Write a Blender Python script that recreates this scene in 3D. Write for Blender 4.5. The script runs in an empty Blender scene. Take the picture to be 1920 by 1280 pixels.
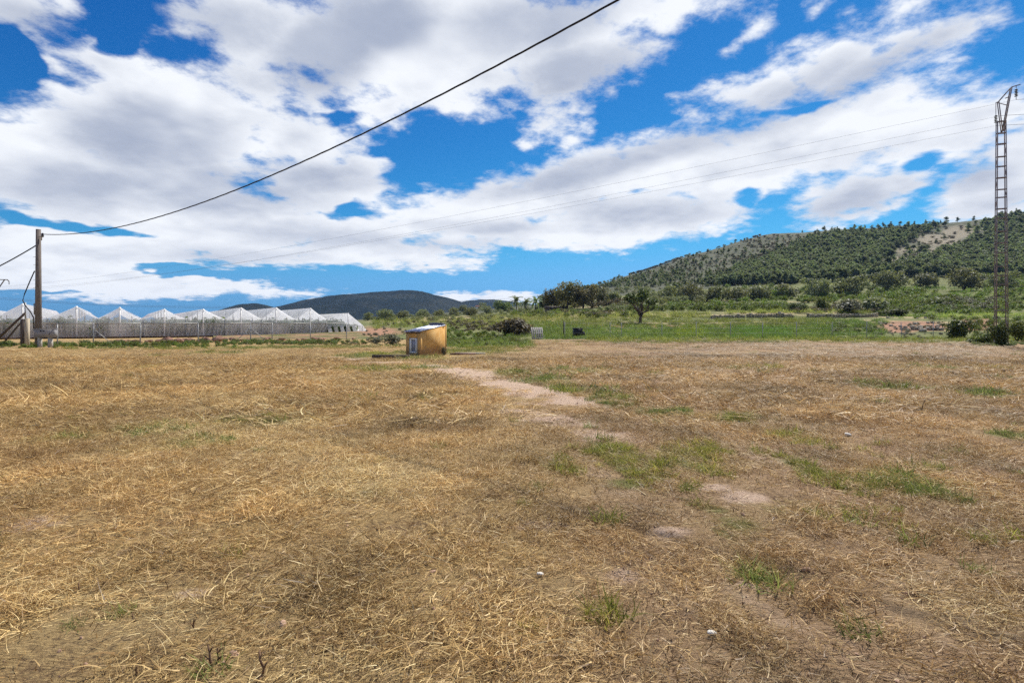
import bpy, bmesh, math, random
import numpy as np
from mathutils import Vector, Matrix, Euler

R = math.radians
rng = np.random.default_rng(7)
random.seed(7)
sc = bpy.context.scene
COL = sc.collection

# ------------------------------------------------------------------ camera, sky, sun, exposure
F, HY, EYE = 1000.0, 608.0, 1.6          # focal length in photo pixels, horizon row, eye height
cam = bpy.data.objects.new('camera', bpy.data.cameras.new('camera'))
COL.objects.link(cam)
cam.location = (0, 0, EYE)
cam.rotation_euler = (R(90), 0, 0)
cam.data.sensor_width = 36
cam.data.lens = 36 * F / 1920
cam.data.shift_y = -(640 - HY) / 1920
cam.data.clip_start = 0.05
cam.data.clip_end = 20000
sc.camera = cam

SUN_AZ, SUN_EL = R(36), R(53)            # to the right of the view axis, above the horizon
sun_to = Vector((math.sin(SUN_AZ) * math.cos(SUN_EL), math.cos(SUN_AZ) * math.cos(SUN_EL), math.sin(SUN_EL)))
sun = bpy.data.objects.new('sun', bpy.data.lights.new('sun', 'SUN'))
COL.objects.link(sun)
sun.data.energy = 5.0
sun.data.angle = R(0.53)
sun.data.color = (1.0, 0.95, 0.87)
sun.rotation_euler = sun_to.to_track_quat('Z', 'Y').to_euler()
sun.location = sun_to * 60

sc.view_settings.view_transform = 'Standard'
sc.view_settings.look = 'None'
sc.view_settings.exposure = 0.28
sc.view_settings.gamma = 1.0
sc.view_settings.use_curve_mapping = False
sc.cycles.use_denoising = False
sc.cycles.max_bounces = 5
sc.cycles.diffuse_bounces = 3
sc.cycles.glossy_bounces = 2
sc.cycles.transmission_bounces = 4
sc.cycles.use_adaptive_sampling = True
sc.cycles.adaptive_threshold = 0.02
sc.cycles.transparent_max_bounces = 16
sc.cycles.volume_bounces = 0


class NT:
    """small helper for building node trees"""
    def __init__(self, tree):
        self.t = tree
        self.n = tree.nodes
        self.l = tree.links

    def add(self, typ, **kw):
        nd = self.n.new(typ)
        for k, v in kw.items():
            setattr(nd, k, v)
        return nd

    def set(self, sock, v):
        if isinstance(v, bpy.types.NodeSocket):
            self.l.new(v, sock)
        else:
            sock.default_value = v

    def math(self, op, a, b=None, c=None, clamp=False):
        nd = self.add('ShaderNodeMath', operation=op)
        nd.use_clamp = clamp
        for i, v in enumerate((a, b, c)):
            if v is not None:
                self.set(nd.inputs[i], v)
        return nd.outputs[0]

    def vmath(self, op, a, b=None, s=None):
        nd = self.add('ShaderNodeVectorMath', operation=op)
        self.set(nd.inputs[0], a)
        if b is not None:
            self.set(nd.inputs[1], b)
        if s is not None:
            self.set(nd.inputs['Scale'], s)
        return nd.outputs['Value'] if op in ('LENGTH', 'DOT_PRODUCT', 'DISTANCE') else nd.outputs[0]

    def noise(self, vec, scale, detail=4, rough=0.5, dist=0.0, out=0, lac=2.0):
        nd = self.add('ShaderNodeTexNoise')
        nd.inputs['Scale'].default_value = scale
        nd.inputs['Detail'].default_value = detail
        nd.inputs['Roughness'].default_value = rough
        nd.inputs['Lacunarity'].default_value = lac
        nd.inputs['Distortion'].default_value = dist
        if vec is not None:
            self.l.new(vec, nd.inputs['Vector'])
        return nd.outputs[out]

    def smooth(self, v, a, b, lo=0.0, hi=1.0):
        nd = self.add('ShaderNodeMapRange', interpolation_type='SMOOTHSTEP')
        self.set(nd.inputs['Value'], v)
        nd.inputs['From Min'].default_value = a
        nd.inputs['From Max'].default_value = b
        nd.inputs['To Min'].default_value = lo
        nd.inputs['To Max'].default_value = hi
        return nd.outputs[0]

    def mix(self, fac, a, b, blend='MIX'):
        nd = self.add('ShaderNodeMix', data_type='RGBA', blend_type=blend)
        self.set(nd.inputs[0], fac)
        for i, v in ((6, a), (7, b)):
            if isinstance(v, (tuple, list)) and len(v) == 3:
                v = (*v, 1)
            self.set(nd.inputs[i], v)
        return nd.outputs[2]

    def mapping(self, vec, scale=(1, 1, 1), loc=(0, 0, 0), rot=(0, 0, 0), typ='POINT'):
        nd = self.add('ShaderNodeMapping', vector_type=typ)
        self.l.new(vec, nd.inputs[0])
        nd.inputs['Location'].default_value = loc
        nd.inputs['Rotation'].default_value = rot
        nd.inputs['Scale'].default_value = scale
        return nd.outputs[0]


def direction(x, y):
    return Vector(((x - 960) / F, 1.0, (HY - y) / F)).normalized()


# clouds standing in the sky: bearing and height given by direction, size as angle
CLOUDS = [  # x, y, half width, half height, tilt
    (20, 15, 130, 62, 4), (120, 0, 50, 45, 0),
    (330, 235, 262, 140, 10), (470, 150, 210, 95, 0), (110, 130, 36, 40, 0), (230, 130, 120, 60, 14), (90, 300, 170, 125, 0),
    (560, 260, 170, 95, 0), (250, 350, 330, 75, 0), (600, 350, 145, 85, 0), (660, 310, 80, 70, 0),
    (520, 70, 240, 110, 0), (810, 85, 330, 150, 0), (1060, 110, 215, 105, 14), (1190, 20, 250, 60, 6),
    (1010, 225, 52, 66, -10), (880, 190, 150, 55, 4), (730, 200, 110, 60, 10), (740, 245, 60, 25, 10), (1075, 262, 40, 24, 10),
    (1090, 345, 400, 66, 12), (1480, 285, 430, 82, 10), (1800, 235, 260, 72, 11), (860, 392, 170, 52, 8),
    (1440, 165, 150, 54, 27), (1590, 120, 175, 74, 18), (1760, 70, 160, 66, 20), (1690, 90, 150, 70, 24), (1850, 30, 80, 44, 20), (1700, 14, 130, 46, 14), (1690, 110, 110, 60, 20), (1350, 204, 50, 16, 15),
    (1830, 8, 90, 30, 8), (1660, 180, 160, 45, 8),
    (1418, 50, 52, 22, 28), (1385, 80, 22, 16, 40), (1312, 166, 46, 14, 26), (1532, 12, 14, 7, 0),  # tiny last blob paints the lens flare spot as cloud
    (1600, 362, 140, 56, 10), (1680, 342, 90, 46, 8), (1850, 350, 125, 62, 12), (1910, 290, 95, 66, 20), (1960, 250, 90, 60, 0),
    (1200, 396, 220, 66, 6), (1100, 430, 190, 48, 0), (930, 430, 210, 42, 4), (700, 470, 210, 30, 4), (640, 430, 190, 46, 0),
    (830, 490, 70, 16, 4), (450, 410, 260, 70, 0), (230, 400, 230, 45, 0),
    (190, 470, 220, 46, 0), (60, 440, 110, 34, 0), (60, 505, 150, 46, 0), (290, 533, 165, 26, 0), (180, 512, 160, 34, 0), (470, 470, 160, 28, 0),
    (865, 560, 20, 6, 0), (955, 558, 46, 6, 0), (500, 549, 28, 6, 0), (580, 551, 34, 5, 0), (460, 540, 14, 5, 0), (1905, 390, 60, 20, 10),
]
HOLES = [(75, 411, 48, 7, 0), (185, 431, 75, 8, -8), (672, 403, 42, 13, 0), (640, 208, 40, 10, 12), (40, 120, 46, 60, 0),
         (820, 300, 100, 22, 3), (250, 20, 16, 50, 0), (360, 512, 100, 8, 0), (1400, 365, 16, 12, 0), (1720, 300, 34, 12, 24),
         (232, 80, 26, 50, 18), (1500, 205, 60, 10, 12), (60, 545, 60, 5, 0)]
CORES = [(290, 265, 150, 62, 0), (120, 345, 130, 42, 0), (400, 355, 230, 42, 0), (400, 40, 120, 44, 0), (600, 105, 100, 70, 20), (700, 40, 90, 50, 0), (1010, 45, 150, 58, 8), (1110, 130, 110, 40, 14),
         (1215, 398, 150, 24, 4), (1590, 378, 105, 26, 8), (1640, 130, 170, 26, 20), (1500, 160, 110, 24, 22), (700, 452, 170, 14, 4), (1840, 330, 60, 26, 10), (1180, 300, 300, 22, 11),
         (50, 35, 90, 30, 0), (420, 480, 120, 14, 0), (560, 440, 100, 16, 0), (930, 425, 110, 10, 4), (1880, 372, 60, 14, 10), (560, 335, 140, 24, 4)]


TILTS = (-8, 0, 12, 24)


def stereo(x, y):
    d = direction(x, y)
    return Vector((d.x, d.z)) / (1 + d.y)


def sky_plane(nt, d):
    """sky direction to plane coordinates (one pole straight behind), once for each cloud tilt"""
    d = nt.vmath('NORMALIZE', d)
    sp = nt.add('ShaderNodeSeparateXYZ')
    nt.l.new(d, sp.inputs[0])
    q = nt.vmath('SCALE', d, s=nt.math('DIVIDE', 1.0, nt.math('ADD', sp.outputs[1], 1.0001)))
    out = {}
    for t in TILTS:
        c, s_ = math.cos(R(t)), math.sin(R(t))
        cb = nt.add('ShaderNodeCombineXYZ')
        nt.l.new(nt.vmath('DOT_PRODUCT', q, (c, 0, s_)), cb.inputs[0])
        nt.l.new(nt.vmath('DOT_PRODUCT', q, (-s_, 0, c)), cb.inputs[1])
        out[t] = cb.outputs[0]
    return out


def blob_nodes(nt, planes, lst, k):
    acc = None
    lst = sorted(lst, key=lambda q: min(TILTS, key=lambda t: abs(t - q[4])))
    for i, (x, y, rx, ry, tilt) in enumerate(lst):
        tq = min(TILTS, key=lambda t: abs(t - tilt))
        t = R(tq)
        c = stereo(x, y)
        a = (stereo(x + rx * math.cos(t), y - rx * math.sin(t)) - stereo(x - rx * math.cos(t), y + rx * math.sin(t))).length / 2
        b = (stereo(x - ry * math.sin(t), y - ry * math.cos(t)) - stereo(x + ry * math.sin(t), y + ry * math.cos(t))).length / 2
        cx, cy = c.x * math.cos(t) + c.y * math.sin(t), -c.x * math.sin(t) + c.y * math.cos(t)
        nd = nt.add('ShaderNodeVectorMath', operation='MULTIPLY_ADD')
        nt.l.new(planes[tq], nd.inputs[0])
        nd.inputs[1].default_value = (1 / a, 1 / b, 0)
        nd.inputs[2].default_value = (-cx / a, -cy / b, 0)
        if acc is not None and i % 8 == 7:    # chains the evaluation so that few values are alive at once
            n2 = nt.add('ShaderNodeVectorMath', operation='MULTIPLY_ADD')
            nt.l.new(acc, n2.inputs[0])
            n2.inputs[1].default_value = (1e-7, 1e-7, 1e-7)
            nt.l.new(nd.outputs[0], n2.inputs[2])
            nd = n2
        ln = nt.vmath('LENGTH', nd.outputs[0])
        h = (0.55 * min(rx, ry) + 0.45 * math.sqrt(rx * ry)) / 100
        sd = nt.math('MULTIPLY_ADD', ln, -h, h)
        acc = sd if acc is None else nt.math('SMOOTH_MAX', acc, sd, k)
    return acc


def build_world():
    w = bpy.data.worlds.new('World')
    sc.world = w
    w.use_nodes = True
    w.cycles.sampling_method = 'MANUAL'
    w.cycles.sample_map_resolution = 512
    nt = NT(w.node_tree)
    nt.n.clear()
    out = nt.add('ShaderNodeOutputWorld')
    bg = nt.add('ShaderNodeBackground')
    nt.l.new(bg.outputs[0], out.inputs[0])
    sky = nt.add('ShaderNodeTexSky', sky_type='NISHITA')
    sky.sun_disc = False
    sky.sun_elevation = SUN_EL
    sky.sun_rotation = SUN_AZ
    sky.altitude = 400
    sky.air_density = 1.0
    sky.dust_density = 0.15
    sky.ozone_density = 3.0
    g = nt.add('ShaderNodeTexCoord').outputs['Generated']
    z = nt.add('ShaderNodeSeparateXYZ')
    nt.l.new(g, z.inputs[0])
    dz = nt.math('MAXIMUM', z.outputs[2], 0.0)
    # cloud texture shrinks towards the horizon as a cloud layer does
    p = nt.vmath('SCALE', g, s=nt.math('DIVIDE', 1.0, nt.math('ADD', dz, 0.22)))
    p = nt.mapping(p, scale=(1.0, 1.0, 1.15), rot=(0, R(-10), 0))
    warp = nt.vmath('SUBTRACT', nt.noise(p, 2.4, 3, 0.6, out=1), (0.5, 0.5, 0.5))
    gw = nt.vmath('ADD', g, nt.vmath('SCALE', warp, s=nt.math('MULTIPLY_ADD', dz, 0.08, 0.012)))
    plane = sky_plane(nt, gw)
    sdf = blob_nodes(nt, plane, CLOUDS, 0.18)
    plane_h = sky_plane(nt, nt.vmath('ADD', g, nt.vmath('SCALE', warp, s=nt.math('MULTIPLY_ADD', dz, 0.24, 0.04))))
    hol = blob_nodes(nt, plane_h, HOLES, 0.1)
    cor = blob_nodes(nt, plane, CORES, 0.1)
    # everywhere else the same broken cloud goes on
    away = blob_nodes(nt, plane, [(960, 300, 1350, 520, 0)], 0.1)
    gen = nt.math('MULTIPLY_ADD', nt.noise(p, 0.9, 3, 0.5), 5.0, -2.35)
    gen = nt.math('SUBTRACT', gen, nt.smooth(away, -0.4, 0.6, 0, 6))
    sdf = nt.math('MAXIMUM', sdf, gen)
    sdf = nt.math('SUBTRACT', sdf, nt.math('MULTIPLY', nt.math('MAXIMUM', nt.math('ADD', hol, 0.10), 0.0), 2.6))
    n1 = nt.noise(p, 2.7, 7, 0.58)
    n2 = nt.noise(nt.mapping(p, scale=(1, 1, 1.6)), 11.0, 5, 0.68)
    puff = nt.add('ShaderNodeTexVoronoi', feature='F1')
    nt.l.new(nt.vmath('ADD', p, nt.vmath('SCALE', warp, s=0.3)), puff.inputs['Vector'])
    puff.inputs['Scale'].default_value = 8
    puff.inputs['Detail'].default_value = 1.5
    pf = puff.outputs['Distance']
    amp = nt.smooth(dz, 0.03, 0.40, 0.42, 1.1)          # small far clouds have small billows
    sdf = nt.math('ADD', sdf, 0.20)
    d = nt.math('MULTIPLY_ADD', nt.math('SUBTRACT', n1, 0.5), nt.math('MULTIPLY', amp, 1.35), sdf)
    d = nt.math('MULTIPLY_ADD', nt.math('SUBTRACT', n2, 0.5), nt.math('MULTIPLY', amp, 1.0), d)
    d = nt.math('MULTIPLY_ADD', nt.math('SUBTRACT', 0.42, pf), nt.math('MULTIPLY', amp, 0.4), d)
    fade = nt.smooth(dz, 0.02, 0.3, 0.18, 0.58)
    alpha = nt.smooth(nt.math('DIVIDE', nt.math('ADD', d, 0.02), fade), 0.0, 1.0)
    alpha = nt.math('POWER', alpha, 1.2)
    # light: thin rims glow with the sun behind them, thick bellies are grey
    sd = Vector((sun_to.x, sun_to.y, sun_to.z)) * 0.10
    n1s = nt.noise(nt.vmath('ADD', p, tuple(sd)), 2.7, 3, 0.5)
    rel = nt.math('MULTIPLY', nt.math('SUBTRACT', n1s, nt.noise(p, 2.7, 3, 0.5)), 2.0)
    thick = nt.smooth(d, 0.12, 1.5)
    core = nt.smooth(nt.math('ADD', cor, nt.math('MULTIPLY', nt.math('SUBTRACT', n1, 0.5), 0.6)), -0.45, 0.40)
    gsh = nt.math('MULTIPLY_ADD', core, 0.54, nt.math('MULTIPLY', thick, 0.20))
    gsh = nt.math('ADD', gsh, nt.math('MULTIPLY', rel, nt.math('MULTIPLY_ADD', thick, 0.5, 0.5)))
    gsh = nt.math('ADD', gsh, nt.math('MULTIPLY', nt.math('SUBTRACT', n2, 0.5), 0.16), clamp=True)
    white, grey = (9.2, 9.5, 10.0), (2.3, 2.9, 4.4)
    gsh = nt.math('SMOOTH_MIN', gsh, nt.math('MULTIPLY_ADD', n1, 0.6, 0.42), 0.3)
    ccol = nt.mix(gsh, white, grey)
    # the clear sky of a dry spring day: deeper and bluer than the model's
    sp = nt.add('ShaderNodeSeparateColor')
    nt.l.new(sky.outputs[0], sp.inputs[0])
    cb = nt.add('ShaderNodeCombineColor')
    ch = [nt.math('MULTIPLY', nt.math('POWER', nt.math('MULTIPLY', sp.outputs[i], 0.1), pw), k) for i, (k, pw) in enumerate(((6.2, 2.0), (9.9, 1.4), (10.0, 0.95)))]
    nt.l.new(nt.math('SMOOTH_MIN', ch[0], nt.math('MULTIPLY', ch[2], 0.18), 0.5), cb.inputs[0])
    nt.l.new(nt.math('SMOOTH_MIN', ch[1], nt.math('MULTIPLY', ch[2], 0.55), 1.0), cb.inputs[1])
    nt.l.new(ch[2], cb.inputs[2])
    col = nt.mix(alpha, cb.outputs[0], ccol)
    nt.l.new(col, bg.inputs[0])
    bg.inputs[1].default_value = 0.085


build_world()

# ------------------------------------------------------------------ numeric helpers


def _hash(ix, iy, seed):
    h = (ix.astype(np.int64) * 374761393 + iy.astype(np.int64) * 668265263 + seed * 974711) & 0xFFFFFFFF
    h = ((h ^ (h >> 13)) * 1274126177) & 0xFFFFFFFF
    return ((h ^ (h >> 16)) & 0xFFFF) / 65535.0


def vnoise(x, y, s, seed=0):
    x = np.asarray(x, float) / s
    y = np.asarray(y, float) / s
    ix, iy = np.floor(x), np.floor(y)
    fx, fy = x - ix, y - iy
    fx, fy = fx * fx * (3 - 2 * fx), fy * fy * (3 - 2 * fy)
    a, b = _hash(ix, iy, seed), _hash(ix + 1, iy, seed)
    c, d = _hash(ix, iy + 1, seed), _hash(ix + 1, iy + 1, seed)
    return (a + (b - a) * fx) * (1 - fy) + (c + (d - c) * fx) * fy


def fbm(x, y, s, oct=4, seed=0):
    v, amp, tot = 0, 1.0, 0
    for o in range(oct):
        v = v + amp * vnoise(x, y, s / 2 ** o, seed + o * 17)
        tot += amp
        amp *= 0.5
    return v / tot


def sstep(a, b, x):
    t = np.clip((x - a) / (b - a), 0, 1)
    return t * t * (3 - 2 * t)


def gp(x, y):
    Y = EYE * F / (y - HY)
    return ((x - 960) / F * Y, Y)


def blobs(X, Y, lst):
    """soft union of ground patches, each given by where it lies as seen from the field gate"""
    m = np.zeros_like(X)
    for (cx, cy, rx, ry, w) in lst:
        gx, gy = gp(cx, cy)
        y0, y1 = gp(cx, cy + ry)[1], gp(cx, max(cy - ry, HY + 12))[1]
        sx, sy = rx * gy / F, max((y1 - y0) / 2, 0.05)
        d = ((X - gx) / sx) ** 2 + ((Y - (y0 + y1) / 2) / sy) ** 2
        m = np.maximum(m, w * np.exp(-d * 0.9))
    return m


GREEN = [(480, 788, 60, 10, .9), (300, 803, 70, 10, .7), (375, 828, 60, 12, .8), (110, 822, 40, 12, .6), (270, 690, 20, 3, .8), (420, 660, 50, 3, .6), (1140, 842, 45, 16, 1), (1185, 868, 50, 22, 1), (1290, 862, 50, 24, 1),
         (1175, 905, 50, 12, .7), (1232, 890, 20, 10, .9), (1286, 915, 14, 8, 1), (1325, 840, 40, 14, .6), (1512, 880, 28, 34, 1), (1612, 905, 26, 20, .8), (1725, 915, 46, 28, 1), (1890, 816, 40, 8, .9), (1750, 880, 30, 16, .4),
         (1415, 1078, 48, 20, 1), (1385, 985, 50, 18, .8), (1340, 955, 40, 14, .6), (1530, 958, 30, 12, .8), (1455, 955, 40, 12, .5), (1360, 1000, 26, 14, .9), (965, 700, 34, 5, .9), (1030, 712, 44, 6, 1), (1090, 727, 46, 6, .9), (1150, 742, 46, 7, .7), (1050, 692, 60, 4, .6),
         (1090, 698, 40, 5, .7), (700, 692, 60, 5, .8), (770, 690, 50, 4, .8), (800, 741, 16, 6, .8), (650, 694, 40, 5, .5), (1240, 770, 50, 8, .6), (1150, 755, 40, 7, .6), (1830, 738, 40, 7, .7), (1655, 726, 50, 5, .7), (1500, 820, 50, 14, .5), (1360, 780, 80, 10, .5),
         (720, 664, 70, 5, 1), (870, 658, 80, 6, 1), (930, 650, 60, 5, .9), (680, 668, 40, 4, .6), (790, 672, 60, 3, .7), (350, 652, 200, 2.5, .7), (560, 650, 160, 2.5, .8), (1300, 641, 300, 2, .5), (1700, 641, 200, 2, .6), (1750, 690, 120, 4, .5), (1380, 690, 100, 4, .3),
         (690, 920, 30, 8, .7), (1040, 870, 34, 14, .5), (1150, 975, 30, 8, .7), (1070, 880, 18, 6, .7), (1660, 990, 60, 12, .3), (1840, 1010, 40, 10, .5), (1130, 1160, 26, 10, .6), (750, 1225, 20, 10, .5), (240, 1150, 22, 8, .4)]
PALE = [(340, 803, 70, 14, 1), (430, 816, 60, 12, 1), (560, 800, 60, 14, .9), (560, 850, 120, 30, .6), (660, 888, 90, 34, 1), (720, 905, 60, 26, 1), (230, 850, 60, 14, .5), (480, 750, 60, 6, .6), (1800, 1130, 130, 60, .5), (120, 1130, 200, 60, .4), (640, 1260, 200, 40, .4), (330, 1160, 200, 60, .4)]
BARE = [(855, 694, 44, 6, 1.2), (895, 702, 52, 8, 1.2), (950, 717, 56, 9, 1.2), (1010, 733, 60, 10, 1.2), (1070, 747, 56, 8, 1.1), (1000, 752, 50, 7, .8), (1120, 755, 46, 7, .9), (660, 672, 40, 4, .9), (720, 680, 60, 4, .8), (790, 686, 50, 4, .8), (620, 668, 30, 3, .6),
        (1330, 915, 50, 9, 1), (1400, 932, 60, 14, 1), (1440, 860, 46, 8, .8), (1590, 800, 60, 6, .7), (1120, 885, 60, 18, .65), (1000, 985, 90, 12, .8), (1250, 1000, 60, 16, .7), (1180, 960, 60, 14, .5), (1060, 785, 120, 16, .7), (1120, 815, 110, 16, .68), (980, 770, 90, 12, .6), (1170, 850, 70, 18, .5),
        (210, 1122, 40, 12, .7), (360, 1112, 50, 16, .7), (60, 985, 70, 26, .5), (1420, 1100, 50, 16, .75), (1180, 1080, 60, 20, .5), (1330, 1060, 60, 14, .45), (1440, 1215, 50, 14, .5), (1350, 1160, 70, 24, .5), (520, 1180, 60, 20, .4), (1500, 670, 160, 3, .25), (1240, 660, 140, 3, .2), (1750, 660, 150, 3, .2), (1120, 655, 80, 4, .3)]
DARK = [(1400, 668, 180, 5, .8), (1700, 674, 200, 6, .8), (1880, 680, 90, 6, .9), (500, 799, 34, 4, 1), (430, 1065, 50, 12, 1), (550, 1128, 34, 10, 1), (720, 930, 60, 10, .7), (700, 1190, 60, 20, .8), (920, 815, 40, 3, .9), (860, 800, 30, 3, .7), (1150, 975, 90, 5, .8), (1240, 1005, 70, 6, .8), (850, 1020, 160, 12, .4), (760, 1070, 120, 14, .4),  # dark ground; the thin pair right of centre paints the overhead cable's shadow
        (180, 955, 60, 8, .6), (80, 905, 20, 5, .9), (60, 1255, 40, 14, .7), (1250, 770, 60, 4, .5), (1300, 655, 90, 3, .6), (1560, 1060, 40, 10, .7), (1730, 1110, 60, 16, .5), (1100, 1120, 60, 14, .5)]


def masks(X, Y):
    wob = 0.55 + 0.9 * fbm(X, Y, 0.7, 3, 5)
    g = np.clip(blobs(X, Y, GREEN) * wob, 0, 1)
    p = np.clip(blobs(X, Y, PALE) * wob, 0, 1)
    b = np.clip(blobs(X, Y, BARE) * (0.6 + 0.8 * fbm(X, Y, 0.9, 3, 9)), 0, 1)
    d = np.clip(blobs(X, Y, DARK) * wob, 0, 1)
    r = np.hypot(X, Y)
    # a wheel track leads from the hut past the right of the camera
    tx = np.interp(Y, [0, 2.4, 3.4, 4.6, 6.5, 9, 14, 20], [2.6, 1.65, 1.3, 1.0, 1.1, 0.9, 0.4, -1.2])
    tr = np.exp(-((X - tx) / (0.35 + 0.03 * Y)) ** 2) * sstep(22, 10, Y) * (0.35 + 0.5 * fbm(X, Y, 0.8, 3, 31))
    b = np.maximum(b, tr * 0.55)
    gold = 1 - sstep(-0.10, 0.22, X / np.maximum(Y, 0.5) + 0.25 * (fbm(X, Y, 6, 3, 3) - 0.5))
    return g, p, b, d, gold


def ground_z(X, Y):
    r = np.hypot(X, Y)
    z = (fbm(X, Y, 9, 3, 1) - 0.5) * 0.16 * sstep(3, 12, r)
    z = z + (fbm(X, Y, 1.3, 4, 2) - 0.5) * 0.07 + (fbm(X, Y, 0.24, 3, 4) - 0.5) * 0.06 * sstep(30, 8, r)
    return z * sstep(120, 60, r)


def new_mesh(name, verts, faces, smooth=False):
    me = bpy.data.meshes.new(name)
    verts = np.asarray(verts, np.float32)
    me.vertices.add(len(verts))
    me.vertices.foreach_set('co', verts.ravel())
    if isinstance(faces, np.ndarray):
        nf, k = faces.shape
        me.loops.add(nf * k)
        me.loops.foreach_set('vertex_index', faces.astype(np.int32).ravel())
        me.polygons.add(nf)
        me.polygons.foreach_set('loop_start', np.arange(0, nf * k, k, dtype=np.int32))
    elif len(faces):
        tot = sum(len(f) for f in faces)
        me.loops.add(tot)
        me.loops.foreach_set('vertex_index', np.array([i for f in faces for i in f], np.int32))
        me.polygons.add(len(faces))
        st = np.cumsum([0] + [len(f) for f in faces[:-1]]).astype(np.int32)
        me.polygons.foreach_set('loop_start', st)
    me.update(calc_edges=True)
    me.validate()
    if smooth and len(me.polygons):
        me.polygons.foreach_set('use_smooth', np.ones(len(me.polygons), bool))
    return me


def attr(me, name, data, typ='FLOAT', dom='POINT'):
    a = me.attributes.new(name, typ, dom)
    data = np.asarray(data)
    key = {'FLOAT': 'value', 'INT': 'value', 'FLOAT_VECTOR': 'vector', 'FLOAT_COLOR': 'color'}[typ]
    a.data.foreach_set(key, data.ravel().astype(np.int32 if typ == 'INT' else np.float32))


def obj(name, me, mat=None, parent=None, loc=None, rot=None, link=True):
    o = bpy.data.objects.new(name, me)
    if link:
        COL.objects.link(o)
    if mat is not None and me is not None and len(me.materials) == 0:
        for m in (mat if isinstance(mat, (list, tuple)) else [mat]):
            me.materials.append(m)
    if parent:
        o.parent = parent
    if loc is not None:
        o.location = loc
    if rot is not None:
        o.rotation_euler = rot
    return o


def tag(o, label=None, cat=None, group=None, kind=None):
    if label:
        o['label'] = label
    if cat:
        o['category'] = cat
    if group:
        o['group'] = group
    if kind:
        o['kind'] = kind
    return o


def empty(name, loc=(0, 0, 0), rz=0.0):
    o = bpy.data.objects.new(name, None)
    COL.objects.link(o)
    o.empty_display_size = 0.2
    o.location = loc
    o.rotation_euler = (0, 0, rz)
    return o


class MB:
    """collects boxes, bars and tubes into one mesh"""
    def __init__(self):
        self.v, self.f = [], []

    def quad(self, *pts):
        n = len(self.v)
        self.v += [tuple(p) for p in pts]
        self.f.append(tuple(range(n, n + len(pts))))
        return self

    def box(self, c, s, rot=None, taper=1.0):
        n = len(self.v)
        M = (rot if rot is not None else Matrix.Identity(3))
        for dz in (-.5, .5):
            k = taper if dz > 0 else 1
            for dx, dy in ((-.5, -.5), (.5, -.5), (.5, .5), (-.5, .5)):
                self.v.append(tuple(Vector(c) + M @ Vector((dx * s[0] * k, dy * s[1] * k, dz * s[2]))))
        for q in ((3, 2, 1, 0), (4, 5, 6, 7), (0, 1, 5, 4), (1, 2, 6, 5), (2, 3, 7, 6), (3, 0, 4, 7)):
            self.f.append(tuple(n + i for i in q))
        return self

    def bar(self, a, b, w, h=None):
        a, b = Vector(a), Vector(b)
        d = b - a
        q = d.to_track_quat('Z', 'Y').to_matrix()
        return self.box((a + b) / 2, (w, h or w, d.length), q)

    def tube(self, pts, rad, n=6, cap=True):
        pts = [Vector(p) for p in pts]
        rads = rad if isinstance(rad, (list, tuple)) else [rad] * len(pts)
        base = len(self.v)
        for i, p in enumerate(pts):
            t = (pts[min(i + 1, len(pts) - 1)] - pts[max(i - 1, 0)]).normalized()
            u = t.cross(Vector((0, 0, 1)))
            if u.length < 1e-3:
                u = Vector((1, 0, 0))
            u.normalize()
            w = t.cross(u)
            for k in range(n):
                a = 2 * math.pi * k / n
                self.v.append(tuple(p + (u * math.cos(a) + w * math.sin(a)) * rads[i]))
        for i in range(len(pts) - 1):
            for k in range(n):
                a0, a1 = base + i * n + k, base + i * n + (k + 1) % n
                self.f.append((a0, a1, a1 + n, a0 + n))
        if cap:
            self.f.append(tuple(base + k for k in range(n))[::-1])
            e = base + (len(pts) - 1) * n
            self.f.append(tuple(e + k for k in range(n)))
        return self

    def build(self, name, mat, parent=None, smooth=False, loc=None, rot=None):
        return obj(name, new_mesh(name, self.v, self.f, smooth), mat, parent, loc, rot)


# ------------------------------------------------------------------ materials


def material(name):
    m = bpy.data.materials.new(name)
    m.use_nodes = True
    nt = NT(m.node_tree)
    nt.n.clear()
    out = nt.add('ShaderNodeOutputMaterial')
    return m, nt, out


def principled(nt, out, color, rough=0.8, spec=0.3, metal=0.0, bump=None, bstr=0.3, bdist=0.02):
    b = nt.add('ShaderNodeBsdfPrincipled')
    if isinstance(color, (tuple, list)):
        color = (*color[:3], 1)
    nt.set(b.inputs['Base Color'], color)
    nt.set(b.inputs['Roughness'], rough)
    b.inputs['Specular IOR Level'].default_value = spec
    b.inputs['Metallic'].default_value = metal
    if bump is not None:
        bn = nt.add('ShaderNodeBump')
        bn.inputs['Strength'].default_value = bstr
        bn.inputs['Distance'].default_value = bdist
        nt.l.new(bump, bn.inputs['Height'])
        nt.l.new(bn.outputs[0], b.inputs['Normal'])
    nt.l.new(b.outputs[0], out.inputs[0])
    return b


def mottled(name, c1, c2, scale=6, rough=0.85, spec=0.25, metal=0.0, detail=5, bstr=0.3, bdist=0.02, streak=None, coord='Object', c3=None, c3_from=0.55):
    m, nt, out = material(name)
    v = nt.add('ShaderNodeTexCoord').outputs[coord]
    if streak:
        v = nt.mapping(v, scale=streak)
    n = nt.noise(v, scale, detail, 0.6)
    col = nt.mix(nt.smooth(n, 0.35, 0.65), c1, c2)
    if c3:
        n3 = nt.noise(v, scale * 2.7, 4, 0.7)
        col = nt.mix(nt.smooth(n3, c3_from, c3_from + 0.13), col, c3)
    principled(nt, out, col, rough, spec, metal, n, bstr, bdist)
    return m


def att(nt, name, typ='GEOMETRY'):
    a = nt.add('ShaderNodeAttribute', attribute_type=typ, attribute_name=name)
    return a


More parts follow.
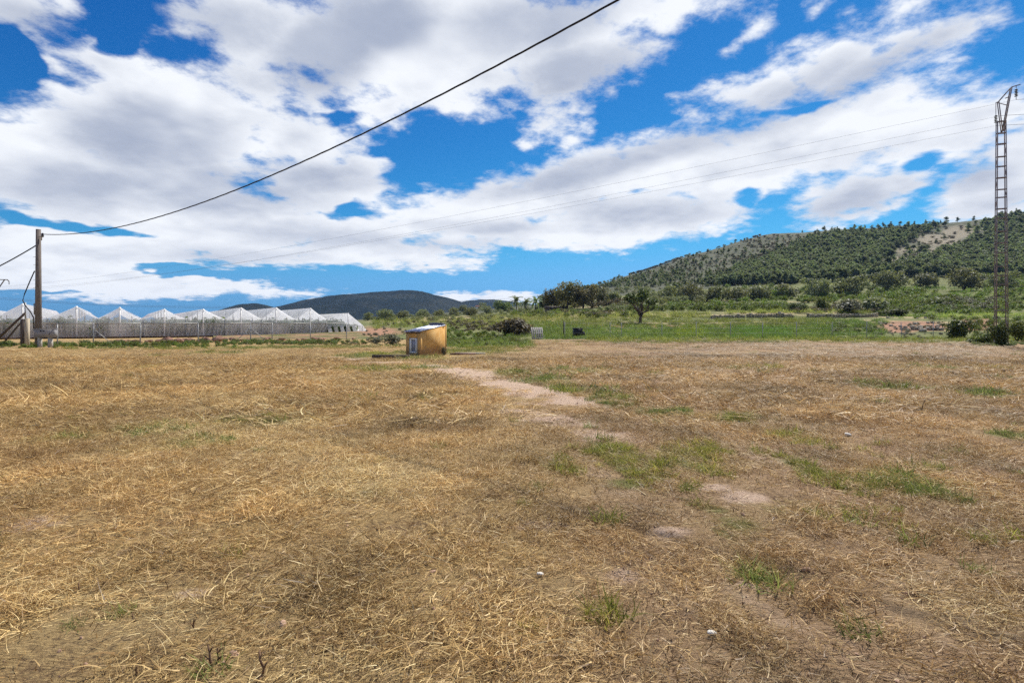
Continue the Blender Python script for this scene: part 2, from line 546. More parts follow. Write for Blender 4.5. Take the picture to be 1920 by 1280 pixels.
def leaf_material(name, c1, c2, trans=0.3, spec=0.25, rough=0.55, objvar=0.25):
    """foliage: each leaf has its own tint, each plant its own cast"""
    m, nt, out = material(name)
    t = att(nt, 'tint').outputs['Fac']
    col = nt.mix(t, c1, c2)
    rnd = nt.add('ShaderNodeObjectInfo').outputs['Random']
    hs = nt.add('ShaderNodeHueSaturation')
    nt.l.new(col, hs.inputs['Color'])
    nt.l.new(nt.math('MULTIPLY_ADD', rnd, 0.04, 0.48), hs.inputs['Hue'])
    nt.l.new(nt.math('MULTIPLY_ADD', rnd, 2 * objvar, 1 - objvar), hs.inputs['Value'])
    b = nt.add('ShaderNodeBsdfPrincipled')
    nt.l.new(hs.outputs[0], b.inputs['Base Color'])
    b.inputs['Roughness'].default_value = rough
    b.inputs['Specular IOR Level'].default_value = spec
    tr = nt.add('ShaderNodeBsdfTranslucent')
    nt.l.new(nt.mix(1.0, hs.outputs[0], (1.25, 1.2, 0.6), 'MULTIPLY'), tr.inputs[0])
    mx = nt.add('ShaderNodeMixShader')
    mx.inputs[0].default_value = trans
    nt.l.new(b.outputs[0], mx.inputs[1])
    nt.l.new(tr.outputs[0], mx.inputs[2])
    nt.l.new(mx.outputs[0], out.inputs[0])
    return m


def blade_material(name, ramp, trans=0.3):
    """grass and straw: every blade tinted on its own, every handful cast by where it grew"""
    m, nt, out = material(name)
    t = att(nt, 'tint').outputs['Fac']
    cr = nt.add('ShaderNodeValToRGB')
    el = cr.color_ramp.elements
    el[0].position, el[0].color = ramp[0][0], (*ramp[0][1], 1)
    el[1].position, el[1].color = ramp[-1][0], (*ramp[-1][1], 1)
    for pos, c in ramp[1:-1]:
        e = el.new(pos)
        e.color = (*c, 1)
    nt.l.new(t, cr.inputs[0])
    cast = att(nt, 'cast', 'INSTANCER').outputs['Color']
    col = nt.mix(1.0, cr.outputs[0], cast, 'MULTIPLY')
    b = nt.add('ShaderNodeBsdfPrincipled')
    nt.l.new(col, b.inputs['Base Color'])
    b.inputs['Roughness'].default_value = 0.5
    b.inputs['Specular IOR Level'].default_value = 0.3
    tr = nt.add('ShaderNodeBsdfTranslucent')
    nt.l.new(col, tr.inputs[0])
    mx = nt.add('ShaderNodeMixShader')
    mx.inputs[0].default_value = trans
    nt.l.new(b.outputs[0], mx.inputs[1])
    nt.l.new(tr.outputs[0], mx.inputs[2])
    nt.l.new(mx.outputs[0], out.inputs[0])
    return m


def field_material():
    m, nt, out = material('mown_field_soil')
    P = nt.add('ShaderNodeNewGeometry').outputs['Position']
    flat = nt.mapping(P, scale=(1, 1, 0))
    g, p, b, d, gold = [att(nt, k).outputs['Fac'] for k in ('green', 'pale', 'bare', 'dark', 'gold')]
    n_big = nt.noise(flat, 0.25, 5, 0.6)
    n_mid = nt.noise(flat, 1.7, 6, 0.65)
    n_fine = nt.noise(flat, 22, 6, 0.7)
    ang = nt.mapping(flat, rot=(0, 0, R(35)), scale=(1, 7, 1))
    n_str = nt.noise(ang, 16, 5, 0.7, 0.8)
    soil = nt.mix(nt.smooth(n_fine, 0.35, 0.68), (0.085, 0.050, 0.030), (0.27, 0.165, 0.105))
    bare_c = nt.mix(nt.smooth(n_fine, 0.3, 0.7), (0.42, 0.285, 0.195), (0.64, 0.48, 0.35))
    bare_c = nt.mix(nt.smooth(n_mid, 0.55, 0.75), bare_c, (0.66, 0.51, 0.38))
    straw_gold = nt.mix(nt.smooth(n_str, 0.35, 0.65), (0.23, 0.145, 0.065), (0.54, 0.38, 0.175))
    straw_brown = nt.mix(nt.smooth(n_str, 0.35, 0.65), (0.205, 0.125, 0.072), (0.49, 0.335, 0.20))
    straw = nt.mix(gold, straw_brown, straw_gold)
    straw = nt.mix(nt.smooth(n_big, 0.4, 0.7), straw, nt.mix(0.4, straw, (0.40, 0.30, 0.12)))
    cover = nt.smooth(nt.math('MULTIPLY_ADD', n_mid, 0.5, nt.math('MULTIPLY', n_fine, 0.7)), 0.42, 0.62)
    col = nt.mix(cover, soil, straw)
    edge = nt.math('ADD', b, nt.math('MULTIPLY', nt.math('SUBTRACT', n_mid, 0.5), 0.9))
    col = nt.mix(nt.smooth(edge, 0.3, 0.65), col, bare_c)
    gedge = nt.math('ADD', g, nt.math('MULTIPLY', nt.math('SUBTRACT', n_fine, 0.5), 0.8))
    grass = nt.mix(nt.smooth(n_str, 0.35, 0.7), (0.075, 0.10, 0.022), (0.20, 0.22, 0.06))
    col = nt.mix(nt.math('MULTIPLY', nt.smooth(gedge, 0.25, 0.7), 0.75), col, grass)
    col = nt.mix(nt.math('MULTIPLY', p, 0.5), col, (0.55, 0.45, 0.24))
    col = nt.mix(nt.math('MULTIPLY', nt.smooth(nt.math('ADD', d, nt.math('MULTIPLY', nt.math('SUBTRACT', n_mid, 0.5), 0.8)), 0.3, 0.9), 0.7), col, (0.13, 0.08, 0.05))
    h = nt.math('MULTIPLY_ADD', n_str, 0.6, nt.math('MULTIPLY_ADD', n_mid, 1.0, n_fine))
    principled(nt, out, col, 0.95, 0.1, 0, h, 0.9, 0.05)
    return m


def terrain_material(name, hill=False):
    m, nt, out = material(name)
    P = nt.add('ShaderNodeNewGeometry').outputs['Position']
    n_big = nt.noise(P, 0.035 if hill else 0.06, 5, 0.6)
    n_mid = nt.noise(P, 0.25, 6, 0.65)
    n_fine = nt.noise(P, 2.2, 6, 0.7)
    if hill:
        scrub = nt.mix(nt.smooth(n_mid, 0.38, 0.66), (0.085, 0.095, 0.058), (0.165, 0.155, 0.11))
        scrub = nt.mix(nt.smooth(n_fine, 0.45, 0.7), scrub, (0.08, 0.095, 0.05))
        track = att(nt, 'clearing').outputs['Fac']
        col = nt.mix(nt.smooth(nt.math('MULTIPLY_ADD', nt.math('SUBTRACT', n_mid, 0.5), 0.9, track), 0.3, 0.7), scrub, (0.27, 0.235, 0.165))
    else:
        grass = nt.mix(nt.smooth(n_mid, 0.35, 0.65), (0.10, 0.115, 0.04), (0.20, 0.205, 0.085))
        dry = nt.mix(nt.smooth(n_fine, 0.35, 0.65), (0.30, 0.24, 0.12), (0.44, 0.36, 0.20))
        earth = nt.mix(nt.smooth(n_fine, 0.35, 0.65), (0.24, 0.12, 0.07), (0.40, 0.24, 0.155))
        a, b = att(nt, 'dry').outputs['Fac'], att(nt, 'earth').outputs['Fac']
        col = nt.mix(nt.smooth(nt.math('MULTIPLY_ADD', nt.math('SUBTRACT', n_mid, 0.5), 1.2, a), 0.3, 0.7), grass, dry)
        col = nt.mix(nt.smooth(nt.math('MULTIPLY_ADD', nt.math('SUBTRACT', n_mid, 0.5), 1.2, b), 0.3, 0.7), col, earth)
    h = nt.math('MULTIPLY_ADD', n_mid, 2.0, n_fine)
    principled(nt, out, col, 0.95, 0.1, 0, h, 0.8, 0.4 if hill else 0.15)
    return m


M = {}
M['field'] = field_material()
M['terrain'] = terrain_material('terraced_ground')
M['hill'] = terrain_material('hill_ground', True)
M['concrete'] = mottled('weathered_concrete', (0.33, 0.31, 0.27), (0.46, 0.43, 0.38), 8, c3=(0.22, 0.20, 0.17))
M['dark_wood'] = mottled('creosoted_wood', (0.055, 0.042, 0.034), (0.13, 0.10, 0.08), 9, streak=(8, 8, 0.6))
M['pole'] = mottled('grey_brown_pole', (0.10, 0.085, 0.075), (0.20, 0.17, 0.15), 7, streak=(6, 6, 0.4))
M['pale_wood'] = mottled('sun_bleached_wood', (0.34, 0.29, 0.21), (0.50, 0.43, 0.32), 9, streak=(8, 8, 0.6))
M['grey_wood'] = mottled('grey_pallet_wood', (0.30, 0.28, 0.26), (0.50, 0.48, 0.45), 9, streak=(4, 4, 0.6))
M['grey_box'] = mottled('grey_plastic_cabinet', (0.22, 0.21, 0.215), (0.28, 0.27, 0.27), 3, rough=0.6)
M['black'] = mottled('black_plastic', (0.012, 0.012, 0.013), (0.03, 0.03, 0.03), 5, rough=0.5)
M['cable'] = mottled('black_cable_rubber', (0.010, 0.010, 0.012), (0.022, 0.020, 0.022), 5, rough=0.6)
M['wire'] = mottled('aluminium_wire', (0.10, 0.11, 0.13), (0.16, 0.17, 0.19), 3, rough=0.6, metal=0.2)
M['galv'] = mottled('galvanised_steel', (0.26, 0.26, 0.26), (0.40, 0.40, 0.39), 6, rough=0.55, metal=0.5)
M['rust'] = mottled('red_lead_steel', (0.17, 0.15, 0.155), (0.26, 0.23, 0.235), 5, rough=0.7, metal=0.2)
M['glass_insul'] = mottled('dark_insulator_glass', (0.03, 0.035, 0.04), (0.06, 0.06, 0.07), 5, rough=0.2, spec=0.5)
M['rock'] = mottled('red_brown_rock', (0.15, 0.075, 0.048), (0.32, 0.18, 0.12), 3, c3=(0.38, 0.29, 0.22))
M['limestone'] = mottled('grey_limestone', (0.24, 0.205, 0.15), (0.48, 0.42, 0.32), 2.5, c3=(0.16, 0.15, 0.09))
M['crumb'] = mottled('soil_crumb', (0.28, 0.16, 0.10), (0.50, 0.34, 0.24), 4)
M['white_stone'] = mottled('white_stone', (0.50, 0.46, 0.39), (0.72, 0.69, 0.62), 9)
M['bark'] = mottled('grey_bark', (0.06, 0.045, 0.035), (0.13, 0.10, 0.08), 6, streak=(3, 3, 0.5))
M['stem'] = mottled('dead_weed_stem', (0.09, 0.05, 0.03), (0.20, 0.12, 0.07), 20)
M['house_white'] = mottled('white_render', (0.70, 0.68, 0.64), (0.80, 0.79, 0.75), 2)
M['tile'] = mottled('clay_tile', (0.36, 0.17, 0.10), (0.48, 0.26, 0.17), 3)


def ochre():
    m, nt, out = material('ochre_render')
    v = nt.add('ShaderNodeTexCoord').outputs['Object']
    n = nt.noise(v, 2.2, 6, 0.65)
    n2 = nt.noise(nt.mapping(v, scale=(3, 3, 0.5)), 3, 6, 0.7)
    col = nt.mix(nt.smooth(n, 0.35, 0.65), (0.52, 0.285, 0.085), (0.64, 0.40, 0.15))
    col = nt.mix(nt.math('MULTIPLY', nt.smooth(n2, 0.5, 0.7), 0.55), col, (0.70, 0.52, 0.26))
    n3 = nt.noise(v, 5, 5, 0.7)
    z = nt.add('ShaderNodeSeparateXYZ')
    nt.l.new(v, z.inputs[0])
    splash = nt.math('SUBTRACT', nt.math('ADD', n3, 0.12), nt.math('MULTIPLY', z.outputs[2], 1.1))
    col = nt.mix(nt.smooth(splash, 0.0, 0.35, 0, 0.75), col, (0.30, 0.19, 0.11))
    principled(nt, out, col, 0.9, 0.15, 0, n3, 0.5, 0.01)
    return m


M['ochre'] = ochre()
M['frame_white'] = mottled('white_painted_frame', (0.72, 0.72, 0.70), (0.80, 0.80, 0.78), 8, rough=0.5)
M['hatch'] = mottled('grey_blue_hatch', (0.26, 0.27, 0.33), (0.34, 0.35, 0.41), 5, rough=0.5)
M['sheet'] = mottled('blue_mottled_roof_sheet', (0.46, 0.49, 0.55), (0.68, 0.70, 0.74), 3.5, rough=0.38, spec=0.5, metal=0.35, c3=(0.16, 0.21, 0.40), c3_from=0.44)  # blue patches mixed into the pale sheet colour by noise
M['tarp'] = mottled('dark_blue_tarp', (0.015, 0.022, 0.06), (0.04, 0.05, 0.10), 5, rough=0.45, spec=0.5)


def net_material(name, color, opacity, trans=0.5):
    m, nt, out = material(name)
    v = nt.add('ShaderNodeTexCoord').outputs['Object']
    n = nt.noise(v, 0.8, 5, 0.6)
    col = nt.mix(nt.smooth(n, 0.3, 0.7), color, tuple(c * 0.86 for c in color))
    df = nt.add('ShaderNodeBsdfDiffuse')
    tr = nt.add('ShaderNodeBsdfTranslucent')
    nt.l.new(col, df.inputs[0])
    nt.l.new(col, tr.inputs[0])
    mx = nt.add('ShaderNodeMixShader')
    mx.inputs[0].default_value = trans
    nt.l.new(df.outputs[0], mx.inputs[1])
    nt.l.new(tr.outputs[0], mx.inputs[2])
    tp = nt.add('ShaderNodeBsdfTransparent')
    mo = nt.add('ShaderNodeMixShader')
    nt.l.new(nt.smooth(n, 0.2, 0.8, opacity - 0.06, opacity + 0.06), mo.inputs[0])
    nt.l.new(tp.outputs[0], mo.inputs[1])
    nt.l.new(mx.outputs[0], mo.inputs[2])
    nt.l.new(mo.outputs[0], out.inputs[0])
    return m


M['roof_net'] = net_material('white_greenhouse_net', (0.90, 0.91, 0.93), 0.90, 0.66)
M['wall_net'] = net_material('pale_gable_net', (0.88, 0.88, 0.90), 0.62, 0.7)
M['front_net'] = net_material('pinkish_side_net', (0.90, 0.83, 0.79), 0.86, 0.8)
M['strip_net'] = net_material('net_overlap_strip', (0.86, 0.84, 0.82), 0.78, 0.68)

M['olive_leaf'] = leaf_material('olive_leaf', (0.11, 0.13, 0.075), (0.26, 0.28, 0.165), 0.38)
M['pine_leaf'] = leaf_material('pine_needles', (0.11, 0.15, 0.095), (0.22, 0.26, 0.16), 0.55, objvar=0.35)
M['carob_leaf'] = leaf_material('dark_glossy_leaf', (0.045, 0.072, 0.026), (0.125, 0.165, 0.06), 0.36)
M['mixed_leaf'] = leaf_material('mixed_tree_leaf', (0.10, 0.11, 0.055), (0.26, 0.24, 0.13), 0.4)
M['bush_leaf'] = leaf_material('bush_leaf', (0.075, 0.11, 0.035), (0.18, 0.22, 0.075), 0.42)
M['grey_leaf'] = leaf_material('grey_shrub_leaf', (0.1, 0.105, 0.08), (0.24, 0.235, 0.18), 0.28)
M['brown_leaf'] = leaf_material('brown_shrub_leaf', (0.085, 0.075, 0.05), (0.2, 0.175, 0.11), 0.28)
M['palm_leaf'] = leaf_material('palm_leaf', (0.09, 0.14, 0.04), (0.22, 0.27, 0.08), 0.35)
M['weed'] = leaf_material('green_weed', (0.08, 0.125, 0.025), (0.21, 0.27, 0.065), 0.4)
M['straw'] = blade_material('dry_straw', [(0.0, (0.10, 0.06, 0.032)), (0.25, (0.32, 0.205, 0.095)), (0.55, (0.58, 0.42, 0.21)), (0.85, (0.71, 0.57, 0.33)), (1.0, (0.80, 0.70, 0.47))], 0.18)
M['grass'] = blade_material('green_grass', [(0.0, (0.10, 0.14, 0.03)), (0.5, (0.185, 0.245, 0.055)), (0.85, (0.28, 0.33, 0.09)), (1.0, (0.48, 0.44, 0.21))], 0.45)

# ------------------------------------------------------------------ the ground


def build_ground():
    a_front = np.linspace(R(90 - 58), R(90 + 58), 420)
    a_back = np.linspace(R(90 + 58), R(360 + 90 - 58), 90)[1:-1]
    A = np.concatenate([a_front, a_back])
    r = np.concatenate([np.geomspace(0.4, 60, 330), np.geomspace(60, 6000, 60)[1:]])
    na, nr = len(A), len(r)
    X = (np.cos(A)[None, :] * r[:, None]).ravel()
    Y = (np.sin(A)[None, :] * r[:, None]).ravel()
    Z = ground_z(X, Y)
    far = np.hypot(X, Y) > 100
    Z[far] = Z[far] - 0.4
    V = np.column_stack([X, Y, Z])
    V = np.vstack([V, [[0, 0, 0]]])
    i, j = np.meshgrid(np.arange(nr - 1), np.arange(na), indexing='ij')
    j2 = (j + 1) % na
    q = np.stack([i * na + j, (i + 1) * na + j, (i + 1) * na + j2, i * na + j2], -1).reshape(-1, 4)
    c = len(V) - 1
    k = np.arange(na)
    q = np.vstack([q, np.column_stack([np.full(na, c), k, (k + 1) % na, (k + 1) % na])[:, [0, 1, 2, 2]]])
    faces = [tuple(f) if f[2] != f[3] else tuple(f[:3]) for f in q.tolist()]
    me = new_mesh('ground', V, faces, True)
    X1, Y1 = np.append(X, 0), np.append(Y, 0)
    Yc = np.maximum(Y1, 0.3)
    g, p, b, d, gold = masks(X1, Yc)
    front = (Y1 > 0.5).astype(float)
    for n, v in (('green', g * front), ('pale', p * front), ('bare', b * front), ('dark', d * front), ('gold', gold)):
        attr(me, n, v)
    tag(obj('ground', me, M['field']), kind='structure')


build_ground()

# terrain that climbs to the right in terraces to the wooded hill; rows give the height at a distance
TX = np.array([400, 640, 700, 760, 900, 1000, 1050, 1120, 1200, 1300, 1450, 1600, 1750, 1850, 1920, 2200], float)
TROW = [
    (52,  [648, 645, 645, 645, 643, 643, 643, 643, 643, 643, 643, 643, 643, 643, 643, 643]),
    (56,  [640, 637, 637, 637, 636, 635.5, 635.5, 635.5, 635.5, 635.5, 635.5, 635.5, 635.5, 636, 636, 636]),
    (64,  [632, 631, 630, 630, 629, 628, 627, 626, 625, 625, 625, 624, 622, 620, 622, 622]),
    (72,  [627, 626, 625, 625, 624, 620, 618, 616, 616, 615, 613, 612, 612, 608, 611, 611]),
    (84,  [622, 620, 620, 619, 617, 610, 607, 604, 604, 602, 600, 598, 600, 598, 600, 600]),
    (100, [618, 616, 613, 612, 611, 604, 600, 597, 597, 596, 597, 596, 590, 586, 587, 587]),
    (104, [617, 615, 612, 611, 610, 602, 597, 592, 590, 587, 586, 586, 584, 580, 581, 581]),
    (130, [613, 610, 606, 604, 603, 594, 588, 583, 581, 579, 577, 575, 570, 567, 567, 567]),
    (150, [611, 608, 603, 601, 599, 590, 583, 577, 575, 573, 570, 567, 560, 556, 556, 556]),
    (175, [610, 606, 601, 599, 596, 586, 578, 571, 569, 567, 563, 558, 551, 547, 545, 545]),
    (220, [608, 604, 600, 598, 592, 581, 572, 563, 560, 556, 550, 543, 537, 533, 529, 529]),
    (300, [607, 603, 599, 597, 587, 578, 566, 555, 546, 536, 522, 510, 500, 494, 489, 485]),
    (380, [607, 603, 599, 597, 583, 575, 561, 545, 530, 508, 482, 466, 455, 445, 437, 430]),
    (460, [607, 603, 599, 597, 581, 573, 557, 537, 512, 477, 441, 432, 422, 413, 400, 380]),
    (500, [607, 603, 599, 597, 581, 573, 557, 536, 509, 475, 438, 430, 419, 410, 396, 372]),
    (620, [607, 604, 600, 598, 585, 577, 563, 545, 520, 494, 462, 452, 438, 428, 414, 395]),
    (900, [610, 608, 606, 605, 600, 595, 585, 575, 560, 540, 520, 510, 500, 495, 490, 480]),
]
TY = np.array([r[0] for r in TROW], float)
TR = np.array([r[1] for r in TROW], float)


def terrain_z(X, Y):
    X, Y = np.asarray(X, float), np.asarray(Y, float)
    u = X / Y * F + 960
    ui = np.clip(np.searchsorted(TX, u) - 1, 0, len(TX) - 2)
    fu = np.clip((u - TX[ui]) / (TX[ui + 1] - TX[ui]), 0, 1)
    fu = fu * fu * (3 - 2 * fu) * 0.4 + fu * 0.6
    yi = np.clip(np.searchsorted(TY, Y) - 1, 0, len(TY) - 2)
    fy = np.clip((Y - TY[yi]) / (TY[yi + 1] - TY[yi]), 0, 1)
    H = EYE + (HY - TR) / F * TY[:, None]
    z = (H[yi, ui] * (1 - fu) + H[yi, ui + 1] * fu) * (1 - fy) + (H[yi + 1, ui] * (1 - fu) + H[yi + 1, ui + 1] * fu) * fy
    amp = np.interp(Y, [50, 60, 120, 250, 450, 900], [0, 0.12, 0.35, 1.3, 4, 6])
    z = z + (fbm(X, Y, 6, 3, 21) - 0.5) * np.minimum(amp, 0.7) + (fbm(X, Y, 45, 4, 23) - 0.5) * np.maximum(amp - 0.35, 0)
    return z


def surf_z(X, Y):
    X, Y = np.atleast_1d(np.asarray(X, float)), np.atleast_1d(np.asarray(Y, float))
    z = ground_z(X, Y)
    u = X / np.maximum(Y, 1) * F + 960
    t = np.where((Y > 52) & (u > 400), terrain_z(X, np.maximum(Y, 52)), -9)
    return np.maximum(z, t)


_YS = np.geomspace(30, 880, 700)
_US = np.arange(-80, 2040, 2.0)
_uu, _yy = np.meshgrid((_US - 960) / F, _YS, indexing='ij')
_ZZ = surf_z((_uu * _yy).ravel(), _yy.ravel()).reshape(_uu.shape)
_RR = np.minimum.accumulate(HY - (_ZZ - EYE) / _yy * F, axis=1)


def hit(x, y):
    """where a line of sight first meets the land, so that things stand on it"""
    u = (x - 960) / F
    k = int(np.clip(round((x + 80) / 2), 0, len(_US) - 1))
    i = int(np.searchsorted(-_RR[k], -y))
    i = min(i, len(_YS) - 1)
    if i == len(_YS) - 1:
        i = int(np.argmin(_RR[k]))
    Y = _YS[i]
    return Vector((u * Y, Y, float(surf_z(u * Y, Y)[0])))


def build_terrain():
    us = np.linspace(400, 2200, 380)
    for name, y0, y1, ny, mat in (('terraced_slope', 52, 262, 190, 'terrain'), ('wooded_hill', 260, 900, 110, 'hill')):
        ys = np.geomspace(y0, y1, ny)
        UU, YY = np.meshgrid((us - 960) / F, ys)
        X, Y = (UU * YY).ravel(), YY.ravel()
        Z = terrain_z(X, Y)
        if mat == 'hill':
            Z[Y < 261] -= 0.3
        nu = len(us)
        i, j = np.meshgrid(np.arange(ny - 1), np.arange(nu - 1), indexing='ij')
        q = np.stack([i * nu + j, i * nu + j + 1, (i + 1) * nu + j + 1, (i + 1) * nu + j], -1).reshape(-1, 4)
        me = new_mesh(name, np.column_stack([X, Y, Z]), q, True)
        px = X / Y * F + 960
        py = HY - (Z - EYE) / Y * F
        if mat == 'terrain':
            e = np.exp(-((px - 1120) / 260) ** 2) * np.exp(-((py - 612) / 4) ** 2) * 0.9
            e = np.maximum(e, np.exp(-((px - 1700) / 90) ** 2 - ((py - 612) / 12) ** 2))
            e = np.maximum(e, np.exp(-((px - 1830) / 45) ** 2 - ((py - 608) / 14) ** 2))
            e = np.maximum(e, np.exp(-((px - 710) / 60) ** 2 - ((py - 622) / 13) ** 2) * 0.8)
            e = np.maximum(e, np.exp(-((px - 1350) / 140) ** 2 - ((py - 613) / 3) ** 2) * .8)
            e = np.maximum(e, 0.48 * sstep(720, 660, px) * sstep(606, 614, py))
            dr = np.exp(-((px - 900) / 240) ** 2 - ((py - 600) / 9) ** 2)
            dr = np.maximum(dr, np.exp(-((px - 1120) / 160) ** 2 - ((py - 590) / 6) ** 2))
            dr = np.maximum(dr, np.exp(-((px - 1480) / 180) ** 2 - ((py - 586) / 3) ** 2) * .9)
            dr = np.maximum(dr, np.exp(-((px - 1500) / 120) ** 2 - ((py - 611) / 3) ** 2) * .8)
            for yy, w in ((603, 1.6), (592, 1.4), (575, 1.2), (563, 1.0), (621, 1.2)):
                dr = np.maximum(dr, 1.0 * np.exp(-((py - yy - 3 * np.sin(px / 90 + yy)) / w) ** 2) * sstep(980, 1060, px) * (0.4 + 0.9 * fbm(px, py * 4, 60, 3, int(yy))))
            attr(me, 'earth', np.clip(e, 0, 1))
            attr(me, 'dry', np.clip(dr, 0, 1))
        else:
            cl = np.zeros_like(px)
            for (cx, cy, rx, ry) in ((1800, 435, 40, 14), (1760, 450, 50, 14), (1720, 470, 45, 10), (1690, 487, 40, 6), (1650, 505, 40, 4)):
                cl = np.maximum(cl, np.exp(-((px - cx) / rx) ** 2 - ((py - cy) / ry) ** 2))
            for (cx, cy, rx, ry, w) in ((1480, 468, 90, 24, 0.5), (1360, 490, 70, 14, 0.4), (1560, 450, 50, 12, 0.4)):
                cl = np.maximum(cl, w * np.exp(-((px - cx) / rx) ** 2 - ((py - cy) / ry) ** 2))
            attr(me, 'clearing', cl)
        tag(obj(name, me, M[mat]), kind='structure')


build_terrain()


def far_hill(name, sil, Y0, depth, seed, treeless=0.5):
    """a wooded ridge kilometres away"""
    xs = np.array([s[0] for s in sil], float)
    hs = np.array([(HY - s[1]) / F * Y0 + EYE for s in sil])
    us = np.linspace(xs[0], xs[-1], 260)
    h = np.interp(us, xs, hs)
    h = h + (fbm(us, us * 0, 22, 4, seed) - 0.5) * 6
    rows = np.linspace(-1, 1, 60)
    V, n = [], len(us)
    for t in rows:
        Y = Y0 + t * depth
        k = (1 - abs(t)) ** 0.8 if t < 0 else (1 - t ** 2)
        X = (us - 960) / F * Y0
        zz = -4 + (h + 4) * k
        zz = zz + (fbm(X, Y + 0 * X, 140, 4, seed + 3) - 0.5) * 40 * (1 - k) * min(1, 2 * k) * (t < 0)
        V.append(np.column_stack([X, np.full(n, Y), zz]))
    V = np.vstack(V)
    i, j = np.meshgrid(np.arange(len(rows) - 1), np.arange(n - 1), indexing='ij')
    q = np.stack([i * n + j, i * n + j + 1, (i + 1) * n + j + 1, (i + 1) * n + j], -1).reshape(-1, 4)
    me = new_mesh(name, V, q, True)
    return tag(obj(name, me, M['far_hill']), kind='structure')


def far_hill_mat():
    m, nt, out = material('far_pinewood')
    P = nt.add('ShaderNodeNewGeometry').outputs['Position']
    n1 = nt.noise(P, 0.013, 6, 0.65)
    n2 = nt.noise(P, 0.11, 5, 0.7)
    col = nt.mix(nt.smooth(n1, 0.42, 0.62), (0.014, 0.022, 0.022), (0.045, 0.050, 0.042))
    col = nt.mix(nt.smooth(n2, 0.4, 0.65), col, (0.011, 0.018, 0.014))
    principled(nt, out, col, 0.95, 0.05, 0, n2, 1.0, 6.0)
    return m


M['far_hill'] = far_hill_mat()
far_hill('far_hill', [(395, 604), (420, 583), (440, 573), (460, 568.5), (478, 569), (500, 573), (530, 580), (560, 592), (580, 604)], 1300, 240, 3)
far_hill('far_hill', [(440, 606), (480, 588), (520, 574), (560, 565), (590, 558), (640, 552), (680, 548), (720, 546.5), (765, 543.5), (790, 546), (815, 552), (840, 558), (870, 567), (900, 580), (930, 604)], 1500, 300, 11)
far_hill('far_hill', [(780, 606), (830, 576), (860, 567), (900, 561), (930, 561.5), (970, 566), (1010, 572), (1060, 585), (1090, 604)], 1900, 300, 19)

# ------------------------------------------------------------------ scattering (grass, straw, far wood)


def scatter(name, variants, P, rot, scl, idx, cast, label=None, cat=None):
    """one object whose points each carry a handful of grass"""
    coll = bpy.data.collections.new(name + '_sources')
    for v in variants:
        coll.objects.link(v)
    me = new_mesh(name, P, [])
    attr(me, 'rot', rot, 'FLOAT_VECTOR')
    attr(me, 'scl', scl, 'FLOAT_VECTOR')
    attr(me, 'idx', idx, 'INT')
    attr(me, 'cast', np.column_stack([cast, np.ones(len(cast))]), 'FLOAT_COLOR')
    o = obj(name, me)
    tree = bpy.data.node_groups.new(name + '_scatter', 'GeometryNodeTree')
    tree.interface.new_socket('Geometry', in_out='INPUT', socket_type='NodeSocketGeometry')
    tree.interface.new_socket('Geometry', in_out='OUTPUT', socket_type='NodeSocketGeometry')
    N, L = tree.nodes, tree.links
    gi, go = N.new('NodeGroupInput'), N.new('NodeGroupOutput')
    ci = N.new('GeometryNodeCollectionInfo')
    ci.inputs['Collection'].default_value = coll
    ci.inputs['Separate Children'].default_value = True
    ci.inputs['Reset Children'].default_value = True
    ip = N.new('GeometryNodeInstanceOnPoints')
    ip.inputs['Pick Instance'].default_value = True

    def named(n, t):
        a = N.new('GeometryNodeInputNamedAttribute')
        a.data_type = t
        a.inputs['Name'].default_value = n
        return a.outputs['Attribute']
    L.new(gi.outputs[0], ip.inputs['Points'])
    L.new(ci.outputs[0], ip.inputs['Instance'])
    L.new(named('idx', 'INT'), ip.inputs['Instance Index'])
    L.new(named('rot', 'FLOAT_VECTOR'), ip.inputs['Rotation'])
    L.new(named('scl', 'FLOAT_VECTOR'), ip.inputs['Scale'])
    L.new(ip.outputs[0], go.inputs[0])
    o.modifiers.new('scatter', 'NODES').node_group = tree
    return tag(o, label, cat, kind='stuff')


